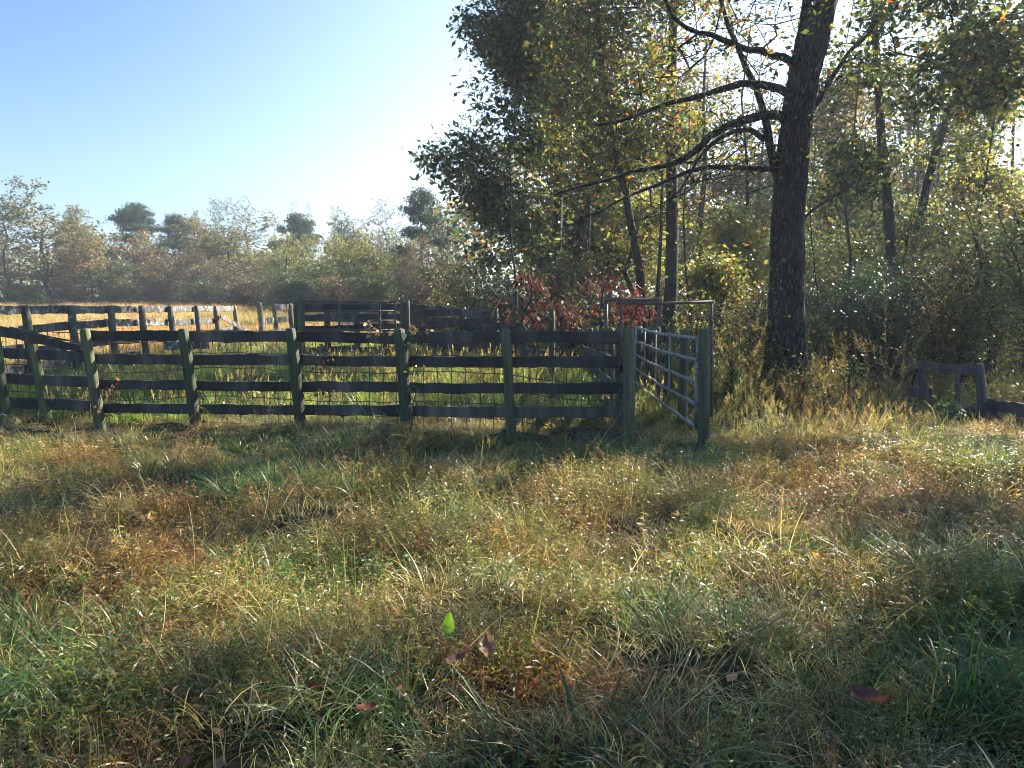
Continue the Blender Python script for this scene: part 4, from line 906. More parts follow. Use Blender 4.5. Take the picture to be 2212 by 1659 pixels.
for a in [('bare', 20, 425, 110, 60, 'thinly leaved pale tree at the far left edge of the field'),
          ('oakhalf', 108, 400, 185, 62, 'tallest spreading olive tree of the left group, with pale forked trunk'),
          ('olive', 190, 447, 100, 66, 'rounded olive tree on the right shoulder of the tallest left tree'),
          ('orange', 205, 497, 90, 60, 'orange-topped tree with dark trunk left of the leftmost pine'),
          ('pine', 308, 440, 95, 72, 'dark pine standing alone above the tree line, left of centre sky'),
          ('orange', 298, 503, 110, 64, 'wide orange-crowned tree in front of the lone left pine'),
          ('green', 250, 560, 90, 60, 'dark green tree below and between the two orange crowns'),
          ('pine', 388, 463, 75, 70, 'shorter dark pine right of the lone left pine'),
          ('brown', 428, 458, 80, 68, 'purplish brown leafless-looking tree right of the shorter pine'),
          ('brown', 365, 545, 110, 60, 'low purplish tree under the shorter pine'),
          ('olive', 508, 455, 150, 60, 'broad mottled olive and tan tree at the middle of the tree line'),
          ('bare', 480, 428, 70, 72, 'hazy bare treetop rising left behind the broad mottled tree'),
          ('bare', 545, 430, 80, 74, 'hazy bare treetop rising right behind the broad mottled tree'),
          ('brown', 450, 540, 100, 57, 'russet tree left of the foot of the broad mottled tree'),
          ('yellow', 625, 507, 95, 58, 'bright yellow-topped tree right of the broad mottled tree'),
          ('pine', 648, 462, 80, 68, 'dark spreading pine behind the bright yellow-topped tree'),
          ('slim', 640, 438, 34, 85, 'leftmost of three slim hazy treetops against the white sky'),
          ('slim', 675, 440, 36, 88, 'middle of three slim hazy treetops against the white sky'),
          ('slim', 726, 445, 34, 88, 'rightmost of three slim hazy treetops against the white sky'),
          ('green', 745, 455, 80, 66, 'dark green tree behind the yellow-rimmed dome'),
          ('brown', 795, 462, 95, 66, 'reddish brown tree right of the yellow-rimmed dome'),
          ('yellow', 765, 500, 130, 54, 'wide dome-shaped tree with a yellow-green rim near the centre'),
          ('bare', 835, 432, 80, 72, 'pale hazy tree left of the tall flat-topped pine'),
          ('pine', 915, 407, 90, 52, 'tall flat-topped pine with long bare trunk beside the big dark oak'),
          ('yellow', 868, 492, 70, 56, 'small yellow-green tree in front of the tall flat-topped pine'),
          ('brown', 870, 550, 90, 46, 'multi-stemmed brown brushy tree below the tall flat-topped pine'),
          ('green', 700, 560, 130, 50, 'shaded green tree below the bright yellow-topped tree'),
          ('green', 600, 575, 120, 54, 'shaded dark tree in front of the middle of the tree line'),
          ('green', 800, 575, 120, 46, 'shaded dark green tree under the dome-shaped tree'),
          ('olive', 960, 440, 110, 60, 'hazy olive tree partly hidden by the left edge of the big dark oak'),
          ('orange', 905, 505, 60, 50, 'small orange tree between the tall flat-topped pine and the big dark oak'),
          ('olive', 0, 560, 110, 64, 'low tan tree beneath the thin tree at the far left edge'),
          ('olive', 140, 570, 110, 68, 'low olive tree beneath the tallest spreading left tree'),
          ('brown', 530, 590, 110, 52, 'low brown tree at the foot of the broad mottled tree'),
          ('olive', -70, 470, 140, 64, 'olive tree just entering at the left edge of the picture'),
          ('green', 950, 560, 90, 40, 'shaded green tree under the left overhang of the big dark oak')]:
    far(*a)
for i, (u, vt, w_, d, lab) in enumerate([(60, 612, 100, 60, 'low bush at the field edge under the two tall left trees'), (170, 610, 90, 62, 'low bush at the field edge under the first orange crown'), (260, 614, 100, 60, 'low bush at the field edge left of the lone pine'),
        (350, 600, 110, 57, 'bush at the field edge under the purplish tree'), (450, 605, 110, 55, 'bush at the field edge below the russet tree'), (550, 600, 110, 52, 'bush at the field edge below the broad mottled tree'),
        (640, 600, 110, 48, 'dark bush behind the left post of the corral panel'), (730, 596, 110, 45, 'dark bush behind the middle of the corral panel'), (820, 600, 110, 42, 'dark bush behind the twin corral posts'),
        (910, 595, 100, 38, 'dark bush right of the twin corral posts'), (990, 600, 100, 34, 'dark bush behind the heap of grey boards')]):
    far('low', u, vt, w_, d, lab)

# far-off wood behind everything: one mass nobody could count
def woods_mass():
    rng = np.random.default_rng(88); g = Geo(); gs = Geo(); c = []
    for k in range(11000):
        u = rng.uniform(-500, 2900); d = rng.uniform(66, 95) if u < 980 else rng.uniform(36, 60)
        top = 5.5 if u < 980 else 7.5
        top *= .7+.6*float(vnoise(u, 0, 70, 3))
        x = PX(u, d); c.append((x, d, Tz(x, d)+rng.random()**.8*top))
    c = np.array(c)
    leaves_at(rng, g, c, 9, .55, .34, [(GR, 2), (OL, 3), (BR, 2), (GY, 3), (TN, 1)], .7, .1)
    g.build('distant_woods', M_far)
    return bpy.data.objects['distant_woods']
tag(woods_mass(), 'dense hazy wood filling the gaps far behind the tree line', 'woods', kind='stuff')

# ------------------------------------------------------------------ ground plants
def blade(geo, rng, base, dirh, lean, L, w, col, k=5, curl=1.0):
    """arching grass blades: base (n,3), heading angle, lean 0..1"""
    n = len(base); t = np.linspace(0, 1, k)
    hx = np.cos(dirh)[:, None]; hy = np.sin(dirh)[:, None]
    ang = (pi/2-lean[:, None]*pi/2*.6) - (t[None]*lean[:, None]*curl*1.5)     # elevation angle along the blade
    ds = L[:, None]/(k-1)
    hr = np.concatenate([np.zeros((n, 1)), np.cumsum(np.cos(ang[:, :-1])*ds, 1)], 1); vr = np.concatenate([np.zeros((n, 1)), np.cumsum(np.sin(ang[:, :-1])*ds, 1)], 1)
    c = base[:, None]+np.stack([hr*hx, hr*hy, vr], -1)
    s = np.stack([-np.sin(dirh), np.cos(dirh), rng.normal(0, .3, n)], -1); s = norm(s)
    ww = w[:, None]*np.array([.7, 1, .85, .55, .06])[:k][None]*.5 if k == 5 else w[:, None]*(1-t[None]*.94)*.5
    a = c-s[:, None]*ww[..., None]; b = c+s[:, None]*ww[..., None]
    v = np.stack([a, b], 2).reshape(n, k*2, 3)
    i = np.arange(k-1)*2; f = np.stack([i, i+1, i+3, i+2], -1)
    F = (np.arange(n)[:, None, None]*k*2+f[None]).reshape(-1, 4)
    geo.add(v.reshape(-1, 3), F, np.repeat(col, k-1, 0))
    return c
P_ST = [((.18, .155, .055), 5), ((.12, .135, .045), 5), ((.21, .145, .08), 4), ((.16, .085, .055), 1.6), ((.055, .10, .032), 6), ((.34, .29, .17), 2.5)]
def stilt(seed, rad=.15, h=.22, stems=40, lv=12, lsz=.026, pal=P_ST):
    rng = np.random.default_rng(seed); g = Geo(); n = stems
    a = rng.random(n)*2*pi; r = rad*rng.random(n)**.5; base = np.stack([np.cos(a)*r, np.sin(a)*r, np.full(n, -.03)], 1)
    L = h*(.7+.8*rng.random(n)); lean = .15+.75*rng.random(n); col = pick(rng, [((.22, .13, .06), 2), ((.26, .20, .08), 2), ((.15, .06, .03), 1)], n)
    c = blade(g, rng, base, rng.random(n)*2*pi, lean, L, np.full(n, .0025), col, 5)
    # small lance leaves alternating up each stem
    m = n*lv; si = np.repeat(np.arange(n), lv); tt = (.2+.8*rng.random(m))*3.999; ii = tt.astype(int); fr = (tt-ii)[:, None]
    p = c[si, ii]*(1-fr)+c[si, ii+1]*fr
    d = rand_unit(rng, m); d[:, 2] = np.abs(d[:, 2])*.6-.1; d = norm(d); s = norm(np.cross(d, [0, 0, 1.0]+rng.normal(0, .6, (m, 3))))
    cc = np.where(rng.random((m, 1)) < .55, np.repeat(pick(rng, pal, n, .45), lv, 0), pick(rng, pal, m, .6))
    Ls = lsz*(.6+.8*rng.random(m)); bend = np.zeros((m, 3)); bend[:, 2] = -Ls*.25
    kite(g, p, d, s, Ls, Ls*.22, cc, bend)
    return g.build('stiltgrass_tuft', M_grass, link=False)
def tuft(seed, n=46, rad=.06, L=.32, w=.006, pal=((.05, .10, .03), (.08, .13, .04), (.035, .075, .035)), lean=(.15, 1.0), mat=None, heads=0, hcol=(.3, .2, .1)):
    rng = np.random.default_rng(seed); g = Geo(); a = rng.random(n)*2*pi; r = rad*rng.random(n)**.5
    base = np.stack([np.cos(a)*r, np.sin(a)*r, np.full(n, -.02)], 1); le = lean[0]+(lean[1]-lean[0])*rng.random(n)
    c = blade(g, rng, base, a+rng.normal(0, .6, n), le, L*(.5+.8*rng.random(n)), w*(.6+.7*rng.random(n)), pick(rng, [(p, 1) for p in pal], n))
    if heads:
        k = rng.choice(n, heads, replace=False); m = heads*7; b = np.repeat(c[k, -1], 7, 0)+rng.normal(0, .008, (m, 3))-[0, 0, .02]
        d = rand_unit(rng, m)*.5+[0, 0, .8]; d = norm(d); s = norm(np.cross(d, rand_unit(rng, m)))
        kite(g, b, d, s, np.full(m, .035), np.full(m, .010), pick(rng, [(hcol, 1)], m))
    return g.build('grass_tuft', mat or M_green, link=False)
def forb(seed, n=7, h=.5, pal=P_ST, lsz=.05, plume=True, lv=26, mat=None, asp=.3):
    """upright weeds with leafy stems ending in feathery plumes"""
    rng = np.random.default_rng(seed); g = Geo(); a = rng.random(n)*2*pi; r = .12*rng.random(n)**.5
    base = np.stack([np.cos(a)*r, np.sin(a)*r, np.full(n, -.02)], 1); L = h*(.6+.6*rng.random(n))
    c = blade(g, rng, base, a, .08+.22*rng.random(n), L, np.full(n, .005), pick(rng, [((.18, .12, .06), 1)], n), 5, .6)
    m = n*lv; si = np.repeat(np.arange(n), lv); tt = (.1+.9*rng.random(m))*3.999; ii = tt.astype(int); fr = (tt-ii)[:, None]
    p = c[si, ii]*(1-fr)+c[si, ii+1]*fr; d = rand_unit(rng, m); d[:, 2] = d[:, 2]*.4+.25; d = norm(d); s = norm(np.cross(d, [0, 0, 1.]+rng.normal(0, .5, (m, 3))))
    Ls = lsz*(1.25-tt/4)*(.7+.6*rng.random(m)); kite(g, p, d, s, Ls, Ls*asp, pick(rng, pal, m))
    if plume:
        m = n*34; si = np.repeat(np.arange(n), 34); fr = rng.random(m)[:, None]; top = c[si, 4]; low = c[si, 3]*.75+c[si, 2]*.25
        p = low*(1-fr)+top*fr; d = rand_unit(rng, m)+[0, 0, 1.1]; d = norm(d); s = norm(np.cross(d, rand_unit(rng, m)))
        kite(g, p, d, s, h*.10*(1.15-fr[:, 0]), np.full(m, .006), pick(rng, [((.34, .25, .12), 2), ((.30, .27, .08), 2), ((.22, .14, .08), 1)], m))
    return g.build('weed', mat or M_grass, link=False)

def scatter(name, pts, protos, label, cat, kind='stuff', smin=.8, smax=1.25, tilt=.12, rng=None, kinds=None, scl=None):
    rng = rng or np.random.default_rng(len(pts)); n = len(pts)
    m = bpy.data.meshes.new(name); m.vertices.add(n); m.vertices.foreach_set('co', np.asarray(pts, np.float32).ravel())
    rot = np.stack([rng.normal(0, tilt, n), rng.normal(0, tilt, n), rng.random(n)*6.283], 1)
    a = m.attributes.new('rot', 'FLOAT_VECTOR', 'POINT'); a.data.foreach_set('vector', rot.astype(np.float32).ravel())
    s = rng.uniform(smin, smax, n) if scl is None else scl
    a = m.attributes.new('scl', 'FLOAT', 'POINT'); a.data.foreach_set('value', np.asarray(s, np.float32))
    k = rng.integers(0, len(protos), n) if kinds is None else kinds
    a = m.attributes.new('kind', 'INT', 'POINT'); a.data.foreach_set('value', np.asarray(k, np.int32))
    o = bpy.data.objects.new(name, m); C.objects.link(o)
    ng = bpy.data.node_groups.new(name+'_scatter', 'GeometryNodeTree')
    ng.interface.new_socket(name='Geometry', in_out='INPUT', socket_type='NodeSocketGeometry')
    ng.interface.new_socket(name='Geometry', in_out='OUTPUT', socket_type='NodeSocketGeometry')
    N = ng.nodes; Lk = ng.links; gi = N.new('NodeGroupInput'); go = N.new('NodeGroupOutput')
    mp = N.new('GeometryNodeMeshToPoints'); Lk.new(gi.outputs[0], mp.inputs[0]); j = N.new('GeometryNodeJoinGeometry')
    def attr(nm, ty):
        q = N.new('GeometryNodeInputNamedAttribute'); q.data_type = ty; q.inputs['Name'].default_value = nm; return q.outputs['Attribute']
    ar, asc, ak = attr('rot', 'FLOAT_VECTOR'), attr('scl', 'FLOAT'), attr('kind', 'INT')
    for i, p in enumerate(protos):
        oi = N.new('GeometryNodeObjectInfo'); oi.inputs['Object'].default_value = p; oi.inputs['As Instance'].default_value = True
        cp = N.new('FunctionNodeCompare'); cp.data_type = 'INT'; cp.operation = 'EQUAL'; Lk.new(ak, cp.inputs[2]); cp.inputs[3].default_value = i
        ip = N.new('GeometryNodeInstanceOnPoints'); Lk.new(mp.outputs[0], ip.inputs['Points']); Lk.new(cp.outputs[0], ip.inputs['Selection'])
        Lk.new(oi.outputs['Geometry'], ip.inputs['Instance']); Lk.new(ar, ip.inputs['Rotation']); Lk.new(asc, ip.inputs['Scale']); Lk.new(ip.outputs[0], j.inputs[0])
    Lk.new(j.outputs[0], go.inputs[0])
    md = o.modifiers.new('scatter', 'NODES'); md.node_group = ng
    m.materials.append(protos[0].data.materials[0])
    return tag(o, label, cat, kind=kind)

def area(rng, y0, y1, step0, stepk, xl=None, xr=None, marg=1.6):
    """jittered rows whose spacing grows with distance from the viewer"""
    out = []; y = y0
    while y < y1:
        st = step0+stepk*y; a = -0.70*y-marg if xl is None else xl(y); b = 0.70*y+marg if xr is None else xr(y)
        if b > a:
            x = np.arange(a, b, st); out.append(np.stack([x+rng.uniform(-.5, .5, len(x))*st, y+rng.uniform(-.5, .5, len(x))*st], 1))
        y += st
    p = np.concatenate(out); return p
def on_ground(p, dz=0):
    z = T(p[:, 0], p[:, 1])+.17*(vnoise(p[:, 0], p[:, 1], .55, 5)-.5)*(1-sst(p[:, 1], 9, 12)*.6)
    return np.concatenate([p, (z+dz)[:, None]], 1)

rg = np.random.default_rng(301)
# patches: where long green grass replaces the stiltgrass (x, y, rx, ry, strength)
GREEN = [(-1.9, 5.9, .9, .6, 1), (-.5, 7.9, 3.0, .45, .8), (-3.2, 8.0, 1.8, .5, .8), (-2.3, 3.0, .7, .5, 1), (1.7, 7.2, 1.0, .9, .9), (1.9, 2.9, .8, .35, 1), (2.3, 4.1, .8, .5, .9), (-.6, 2.7, .4, .2, .8), (1.25, 6.4, .35, .3, .9), (1.5, 9.5, .6, 2.0, .9), (.6, 3.4, .35, .2, .7), (3.2, 3.9, .7, .5, .7), (4.3, 6.7, .8, .35, .9)]
def green_w(p):
    w = .10*np.ones(len(p))
    for (x, y, rx, ry, s) in GREEN: w = np.maximum(w, s*np.exp(-(((p[:, 0]-x)/rx)**2+((p[:, 1]-y)/ry)**2)))
    return np.clip(w + .45*(vnoise(p[:, 0], p[:, 1], .8, 31)-.5), 0, 1)
ST = [stilt(401), stilt(402, pal=[((.14, .14, .03), 5), ((.24, .20, .05), 3), ((.06, .09, .02), 4)]), stilt(403, h=.25, stems=34, pal=[((.24, .12, .05), 5), ((.20, .075, .035), 3), ((.16, .13, .05), 3)]),
      stilt(404, h=.18, stems=40, pal=[((.07, .10, .022), 6), ((.12, .13, .03), 3)]), stilt(405, h=.22, lsz=.034), stilt(406, h=.16, stems=34, lsz=.022, pal=[((.25, .17, .08), 4), ((.10, .07, .035), 3)])]
p = area(rg, 1.3, 9.6, .085, .010); gw = green_w(p); bare_ = vnoise(p[:, 0], p[:, 1], .42, 77)
p = p[(rg.random(len(p)) > gw*.85) & (bare_ > .24)]
kn = np.clip((vnoise(p[:, 0], p[:, 1], .9, 55)*1.5-.25+rg.normal(0, .22, len(p)))*6, 0, 5).astype(int)
sc_ = (.75+.4*rg.random(len(p)))*(1-.48*sst(p[:, 1], 7.2, 8.2))*(.50+.85*vnoise(p[:, 0], p[:, 1], .42, 66))
scatter('stiltgrass', on_ground(p), ST, 'fine dry brown, yellow and green stiltgrass matting the open ground before the fences', 'grass', kinds=kn, scl=sc_, tilt=.2)
TF = [tuft(411, n=54, L=.27, lean=(.35, 1.0)), tuft(412, n=34, L=.34, w=.007, lean=(.3, 1.0)), tuft(413, n=70, L=.19, w=.0045, lean=(.3, 1.0)), tuft(414, n=40, L=.28, w=.0055, lean=(.4, 1.0), pal=((.07, .13, .03), (.12, .16, .05), (.24, .20, .10)))]
p = area(rg, 1.3, 9.8, .095, .010); gw = green_w(p); p = p[rg.random(len(p)) < (gw-.12)*1.3]
lg_s = rg.uniform(.8, 1.25, len(p))*(1-.42*sst(p[:, 1], 7.0, 8.0))
scatter('long_grass', on_ground(p), TF, 'long arching blades of green grass in tufts among the stiltgrass and along the fence foot', 'grass', tilt=.15, scl=lg_s)
# pale dead stems lying about and standing up
DS = [tuft(421, n=5, rad=.1, L=.30, w=.0028, pal=((.45, .37, .24), (.34, .27, .17), (.5, .45, .33)), lean=(.1, 1.0)), tuft(422, n=4, rad=.15, L=.36, w=.003, pal=((.42, .34, .22), (.36, .30, .22)), lean=(.0, .6)),
      tuft(423, n=2, rad=.05, L=.22, w=.007, pal=((.48, .42, .30), (.40, .42, .30)), lean=(.5, 1.0)), tuft(424, n=1, rad=.05, L=.30, w=.008, pal=((.12, .20, .04), (.18, .24, .05)), lean=(.0, .4))]
p = area(rg, 1.3, 9.4, .22, .02); p = p[rg.random(len(p)) < .5]
scatter('dead_stems', on_ground(p, .06), DS, 'pale dead grass stems and straws sticking out of the mat of stiltgrass', 'grass', tilt=.35)
TH = [tuft(425, n=60, rad=.22, L=.20, w=.0022, pal=((.36, .28, .15), (.26, .18, .09), (.42, .36, .22)), lean=(.75, 1.0)), tuft(426, n=50, rad=.22, L=.16, w=.0025, pal=((.30, .22, .11), (.20, .13, .07), (.30, .28, .10)), lean=(.5, 1.0))]
p = area(rg, 1.3, 9.4, .15, .012); p = p[(rg.random(len(p)) < .75) & (vnoise(p[:, 0], p[:, 1], .6, 12) > .3)]
scatter('thatch', on_ground(p, .05), TH, 'matted dry straw thatch lying through the stiltgrass', 'grass', tilt=.25)
def litter(seed):
    rng = np.random.default_rng(seed); g = Geo(); n = 5; b = rng.normal(0, .12, (n, 3))*[1, 1, .1]; d = rand_unit(rng, n)*[1, 1, .35]; d = norm(d); s_ = norm(np.cross(d, [0, 0, 1.]+rng.normal(0, .35, (n, 3))))
    kite(g, b, d, s_, np.full(n, .075)*(.6+.6*rng.random(n)), np.full(n, .04), pick(rng, [((.20, .12, .07), 3), ((.13, .07, .05), 2), ((.30, .18, .07), 1)], n), rng.normal(0, .012, (n, 3))); return g.build('litter', M_leaf, link=False)
p = area(rg, 1.3, 16, .5, .03); scatter('leaf_litter', on_ground(p, .07), [litter(1), litter(2)], 'scattered small brown fallen leaves caught in the grass', 'leaves', tilt=.2)
# paddock interior, chute floor and ground beyond: green weeds
PG = [forb(431, 9, .30, [((.11, .19, .035), 4), ((.20, .25, .05), 3), ((.07, .12, .03), 2)], .045, False, 22, M_green), tuft(432, n=60, rad=.12, L=.30, w=.007, pal=((.11, .19, .04), (.20, .25, .06))), forb(433, 8, .38, [((.14, .17, .04), 3), ((.07, .11, .03), 3)], .04, True, 18, M_green), ST[3]]
p = area(rg, 9.6, 30, .16, .011, lambda y: -8.2 if y < 21 else -.30*y, lambda y: max(2.3, .12*y))
scatter('paddock_weeds', on_ground(p), PG, 'low sunlit green weeds and grass covering the paddock floor behind the front fence', 'weeds', tilt=.1, smin=.7, smax=1.3)
# plumed weeds along the edge of the woods
PW = [forb(441, 6, .45, [((.28, .28, .07), 4), ((.15, .18, .04), 3), ((.24, .16, .08), 2)], .045), forb(442, 7, .60, [((.22, .15, .08), 3), ((.16, .10, .06), 2), ((.13, .14, .04), 2)], .05),
      forb(443, 6, .38, [((.32, .32, .06), 4), ((.20, .24, .05), 3)], .04), forb(444, 5, .5, [((.07, .12, .04), 3), ((.12, .16, .05), 2)], .075, False, 20, M_green)]
p = area(rg, 7.0, 14, .13, .010, lambda y: 2.5+.05*abs(y-9) if y < 9.6 else 2.7, lambda y: .72*y+2)
p = p[(p[:, 1] > 7.9-.12*np.abs(p[:, 0]-4)+.6*(vnoise(p[:, 0], p[:, 1], .8, 5)-.5))]
kk = np.clip(((p[:, 1]-7.4)*.9+rg.normal(0, .8, len(p))), 0, 3.99).astype(int); kk = np.array([2, 0, 1, 1])[kk]; kk[rg.random(len(kk)) < .12] = 3
pw_s = rg.uniform(.42, .75, len(p))*(1+.9*sst(p[:, 1], 9.3, 11)*(1-sst(p[:, 0], 4.6, 5.4)))*(1+.35*sst(p[:, 0], 5.6, 7))*(1-.42*sst(p[:, 0], 4.2, 5.4)*(1-sst(p[:, 1], 10, 12)))
scatter('plumed_weeds', on_ground(p), PW, 'feathery straw-yellow and brown weeds in a bright band along the edge of the right-hand woods', 'weeds', kinds=kk, scl=pw_s, tilt=.12)
# woods floor on the right
UG = [shrub_proto('u', None, (0, 0, 0), .5, 1.2, 90, 9, .06, PAL_GRY, 451), shrub_proto('u', None, (0, 0, 0), .45, 1.0, 80, 7, .06, PAL_TAN, 452), shrub_proto('u', None, (0, 0, 0), .5, 1.5, 100, 8, .055, PAL_MIX, 453)]
U2 = []
for r_ in UG:      # fold each small bush into one mesh and keep it out of the scene: only the scatter uses it
    ch = [c for c in r_.children]
    for c in ch: C.objects.unlink(c)
    C.objects.unlink(r_); U2 += ch
p1 = area(rg, 10.5, 34, .45, .012, lambda y: 2.9 if y < 16 else .0*y+1.0, lambda y: .75*y+3); p1 = p1[(rg.random(len(p1)) < .75) & ~((p1[:, 0] > 4.6) & (p1[:, 1] < 12.3))]
p2 = area(rg, 19, 34, .5, .015, lambda y: -1.9-.08*(y-19), lambda y: 1.5)
p = np.concatenate([p1, p2]); hh = .6+.6*rg.random(len(p)); hh = hh*(.62+.38*sst(p[:, 1], 10.5, 15))
pp = on_ground(p); ks = rg.integers(0, 3, len(p))
P6 = np.concatenate([pp, pp]); K6 = np.concatenate([ks*2, ks*2+1])
def scatter_bushes():
    o = scatter('undergrowth', P6, U2, 'tangled brushy undergrowth of small leaves and twigs under the trees of the woods', 'undergrowth', kinds=K6, scl=np.concatenate([hh, hh]))
    rot = np.stack([np.zeros(len(p)), np.zeros(len(p)), rg.random(len(p))*6.283], 1); rot = np.concatenate([rot, rot])
    o.data.attributes['rot'].data.foreach_set('vector', rot.astype(np.float32).ravel())
scatter_bushes()
# golden hay field
GP = [((.44, .35, .18), 3), ((.36, .27, .14), 3), ((.28, .26, .10), 1), ((.44, .31, .17), 2)]
GPc = tuple(q[0] for q in GP)
FG = [tuft(461, n=110, rad=.38, L=.40, w=.012, pal=GPc, lean=(.05, .5), mat=M_gold, heads=24, hcol=(.42, .27, .15)), tuft(462, n=90, rad=.38, L=.28, w=.013, pal=GPc, lean=(.1, .7), mat=M_gold), tuft(463, n=90, rad=.4, L=.26, w=.012, pal=((.26, .26, .08), (.34, .30, .10)), lean=(.1, .6), mat=M_gold)]
p = area(rg, 13, 72, .26, .009, lambda y: -.76*y-3, lambda y: min(-.235*y-.2, -7.9 if y < 22 else 99)); p = p[:: 1]
kf = np.where(vnoise(p[:, 0], p[:, 1], 3, 14) > .62, 2, np.where(p[:, 1] > 46, 0, rg.integers(0, 2, len(p))))
scatter('field_grass', on_ground(p), FG, 'sunlit golden and reddish hay field grass beyond the left fence', 'grass', kinds=kf, smin=.7, smax=1.25)
p = area(rg, 9.5, 14, .2, .01, lambda y: -.76*y-2, lambda y: -6.2); scatter('rough_grass', on_ground(p), [ST[5], TF[3], PG[0]], 'rough dry grass between the left fences', 'grass')

# ------------------------------------------------------------------ single weeds, leaves, vines
def weed(u, v, d, h, label, pal, seed, n=3, lsz=.07, asp=.45, plume=False, lv=20, name='tall_weed', group='tall weeds standing before the woods'):
    x = PX(u, d); root = empty(name, (x, d, Tz(x, d)), label, 'weed', group)
    o = forb(seed, n, h, pal, lsz, plume, lv, M_leaf, asp); C.objects.link(o); o.name = 'stems_and_leaves'; o.parent = root
WD = [((.12, .17, .04), 3), ((.22, .26, .06), 2)]; WT = [((.30, .20, .10), 3), ((.24, .13, .07), 2), ((.26, .24, .07), 2)]
for a in [(1925, 760, 11.2, 1.75, 'tallest pale weed with drooping tiered leaves left of the woodland fence', WD+[((.40, .36, .22), 2)], 501, 3, .10, .3, True, 34),
          (1905, 800, 10.6, 1.25, 'bushy russet weed in front of the tallest pale weed', WT, 502, 8, .08, .5, False, 40),
          (1945, 830, 10.4, 1.0, 'yellowish brown weed against the left post of the woodland fence', WT, 503, 6, .07, .5, True, 34),
          (1595, 720, 11.8, 1.35, 'sunlit golden weed left of the base of the huge trunk', WT+[((.40, .34, .08), 3)], 504, 7, .08, .45, True, 30),
          (1560, 760, 11.2, 1.1, 'brown dried weed beside the outer gate post', WT, 505, 6, .07, .45, True, 26),
          (1790, 720, 11.8, 1.3, 'weed with bright lime leaves right of the huge trunk', WD, 506, 4, .10, .6, False, 16),
          (1835, 790, 11.0, 1.1, 'weed with a few large yellow leaves between the huge trunk and the tallest weed', [((.40, .36, .06), 3), ((.2, .1, .05), 2)], 507, 4, .09, .6, True, 14),
          (2060, 900, 9.0, .62, 'dark green broad-leaved weed in front of the woodland fence', [((.06, .11, .04), 3), ((.10, .15, .06), 2)], 508, 6, .12, .45, False, 16),
          (2185, 760, 10.0, 1.45, 'orange-tinged weed at the right edge beside the fence wires', [((.38, .14, .04), 2), ((.2, .22, .06), 3)], 509, 4, .09, .6, False, 20),
          (1940, 1060, 6.3, .30, 'lone round-leaved blue-green weed in the shaded grass at the right', [((.10, .16, .11), 3)], 510, 4, .07, .8, False, 10),
          (95, 1110, 5.5, .42, 'single bright green upright weed in the brown grass at the left', [((.20, .34, .05), 3), ((.12, .22, .05), 2)], 511, 1, .09, .4, False, 16),
          (1533, 1000, 7.5, .26, 'bright green broad-leaved weed at the foot of the outer gate post', [((.20, .32, .03), 3)], 512, 2, .12, .75, False, 6)]:
    weed(*a)
def fallen(u, v, L, w, col, label, seed, lobes=0, up=.03, mat=None):
    """one leaf lying on the grass, slightly curled"""
    rng = np.random.default_rng(seed); y = (CV-v)/FU; sl = (y*cos(PITCH)-sin(PITCH))/(cos(PITCH)+y*sin(PITCH)); d = CAMH-.16; d = d/-sl
    x = PX(u, d); root = None
    k = 15; t = np.linspace(0, 1, k); prof = np.sin(pi*np.clip(t, 0, 1)**.8)**.8
    if lobes: prof = prof*(.62+.38*np.abs(np.cos(t*pi*lobes)))
    hd = 1.3 if up > .06 else rng.random()*2*pi; fw = np.array([cos(hd), sin(hd), .25]) if up < .06 else np.array([.1, .5, .8]); sd = np.array([-sin(hd), cos(hd), 0]); c0 = np.array([x, d, CAMH+sl*d+up])
    g = Geo(); rows = []
    for q in (-1, -.5, 0, .5, 1):
        curl = .35*L*(q*q)*.35; rows.append(c0+fw*((t-.5)*L)[:, None]+sd*(q*prof*w/2)[:, None]+np.array([0, 0, 1.])*(curl+.12*L*(t-.5)**2*4-.02*L*np.sin(t*9+q*3))[:, None])
    V = np.stack(rows, 1); i = np.arange(k-1)[:, None]*5; j = np.arange(4)[None]; f = np.stack([i+j, i+j+1, i+j+6, i+j+5], -1).reshape(-1, 4)
    g.add(V.reshape(-1, 3), f, col); tube(g, [c0-fw*L*.72, c0-fw*L*.5+[0, 0, .02]], .0014, 4, col=np.array(col)*.7)
    tag(g.build('fallen_leaf', mat or M_leaf), label, 'leaf', 'single fallen leaves lying on the grass')
fallen(963, 1405, .088, .052, (.22, .40, .03), 'bright green oval leaf standing out near the bottom middle of the grass', 1, up=.09)
fallen(1050, 1420, .13, .07, (.22, .13, .09), 'curled brown leaf just right of the bright green oval leaf', 2, 3)
fallen(985, 1440, .10, .05, (.16, .08, .07), 'dull purple-brown leaf just below the bright green oval leaf', 3, 2)
fallen(662, 1505, .07, .04, (.16, .025, .025), 'dark red leaf left of the bottom middle of the grass', 4, 2)
fallen(1918, 1545, .15, .11, (.14, .055, .04), 'big reddish brown oak leaf in the shaded lower right grass', 5, 3, up=.05)
fallen(1790, 1215, .09, .06, (.45, .22, .06), 'small orange leaf on the shaded grass right of centre', 6)
fallen(2420/1.0-1645, 1700-150, .08, .05, (.16, .06, .04), 'small rust red leaf low in the bottom left grass', 7, 2)
fallen(310, 1130, .10, .06, (.45, .26, .08), 'tan orange leaf under the long green grass at the left', 8)

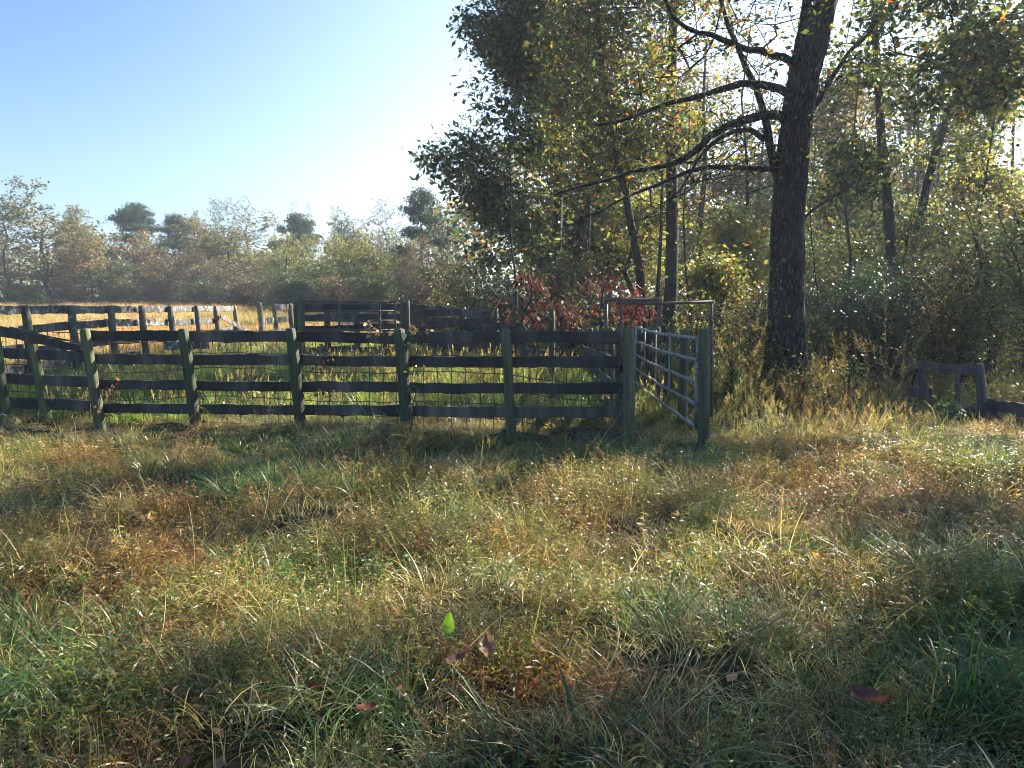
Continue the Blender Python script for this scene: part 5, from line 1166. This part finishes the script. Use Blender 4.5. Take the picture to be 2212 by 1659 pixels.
def climber(name, label, pts, r, nl, size, pal, seed, spread=.06, cat='vine'):
    rng = np.random.default_rng(seed); root = empty(name, pts[0], label, cat); pp = smooth_path(pts, 30); pp[1:-1] += rng.normal(0, .006, (28, 3))
    g = Geo(); tube(g, pp, np.linspace(r, r*.5, 30), 6, rough=.2, rng=rng); g.build('stem', M_barks, root)
    if nl:
        g = Geo(); cc = pp[rng.integers(0, 30, nl)]+rng.normal(0, spread, (nl, 3)); leaves_at(rng, g, cc, 5, spread*.8, size, pal, .8); g.build('leaves', M_leaf, root)
climber('climbing_vine', 'leafy vine climbing the fifth post of the front fence', [P(884, 945, 8.42), P(900, 880, 8.40), P(890, 820, 8.42), P(900, 770, 8.42), P(884, 716, 8.42)], .006, 26, .035, [((.10, .15, .05), 4), ((.22, .25, .12), 1), ((.16, .08, .05), 1)], 1, .05)
climber('dried_creeper', 'curled tan dried leaves lying along the top rail beside the fifth post', [P(800, 706, 8.62), P(840, 710, 8.6), P(880, 708, 8.58), P(930, 713, 8.52)], .005, 16, .035, [((.20, .12, .08), 3), ((.14, .08, .06), 2), ((.30, .24, .16), 1)], 2, .035)
climber('climbing_vine', 'small dried vine tangle on the wire mesh between fourth and fifth front fence posts', [P(705, 940, 8.68), P(712, 880, 8.7), P(708, 810, 8.7), P(700, 745, 8.7)], .004, 22, .04, [((.14, .08, .05), 3), ((.10, .12, .04), 1)], 3, .05)
climber('climbing_vine', 'thin brown vine tangle low on the second post of the front fence', [P(205, 900, 9.1), P(222, 850, 9.1), P(240, 830, 9.1), P(228, 800, 9.1)], .006, 8, .05, [((.14, .08, .05), 3)], 4, .04)
for i, (pts, lab) in enumerate([([P(1020, 716, 8.5), P(1017, 687, 8.5), P(1003, 667, 8.5), P(992, 651, 8.5), P(1000, 630, 8.5)], 'left pale bent vine stem sprouting above the top rail'),
                                ([P(1040, 716, 8.48), P(1036, 700, 8.48), P(1042, 675, 8.48), P(1050, 655, 8.48), P(1042, 632, 8.48)], 'middle pale vine stem sprouting above the top rail'),
                                ([P(1070, 716, 8.46), P(1066, 698, 8.46), P(1052, 684, 8.46), P(1066, 668, 8.46), P(1090, 662, 8.46)], 'right pale crossing vine stem above the top rail')]):
    root = empty('bare_vine', pts[0], lab, 'vine', 'pale bare vine stems above the top rail'); g = Geo(); pp = smooth_path(pts, 20); tube(g, pp, np.linspace(.009, .004, 20), 6, rough=.2)
    tube(g, smooth_path([pp[8], pp[8]+[.06, 0, .05], pp[8]+[.10, 0, .12]], 8), np.linspace(.005, .002, 8), 5)
    g.build('stem', M_barkl, root)

# ------------------------------------------------------------------ thin morning haze
def haze():
    m = bpy.data.materials.new('haze'); m.use_nodes = True; N = m.node_tree.nodes; N.clear(); o = N.new('ShaderNodeOutputMaterial'); v = N.new('ShaderNodeVolumePrincipled')
    v.inputs['Color'].default_value = (.86, .92, 1.0, 1); v.inputs['Density'].default_value = HAZE_D; v.inputs['Anisotropy'].default_value = HAZE_G
    m.node_tree.links.new(v.outputs[0], o.inputs['Volume'])
    x0, x1, y0, y1, z0, z1 = -130, 130, -12, 130, -2.5, 24
    V = [(x, y, z) for x in (x0, x1) for y in (y0, y1) for z in (z0, z1)]
    F = [(0, 1, 3, 2), (4, 6, 7, 5), (0, 4, 5, 1), (2, 3, 7, 6), (0, 2, 6, 4), (1, 5, 7, 3)]
    me = bpy.data.meshes.new('haze'); me.from_pydata(V, [], F); me.materials.append(m); ob = bpy.data.objects.new('haze', me); C.objects.link(ob)
    tag(ob, 'thin pale morning haze hanging in the air', 'haze', kind='stuff')
HAZE_D, HAZE_G = 0.0013, 0.4
haze()
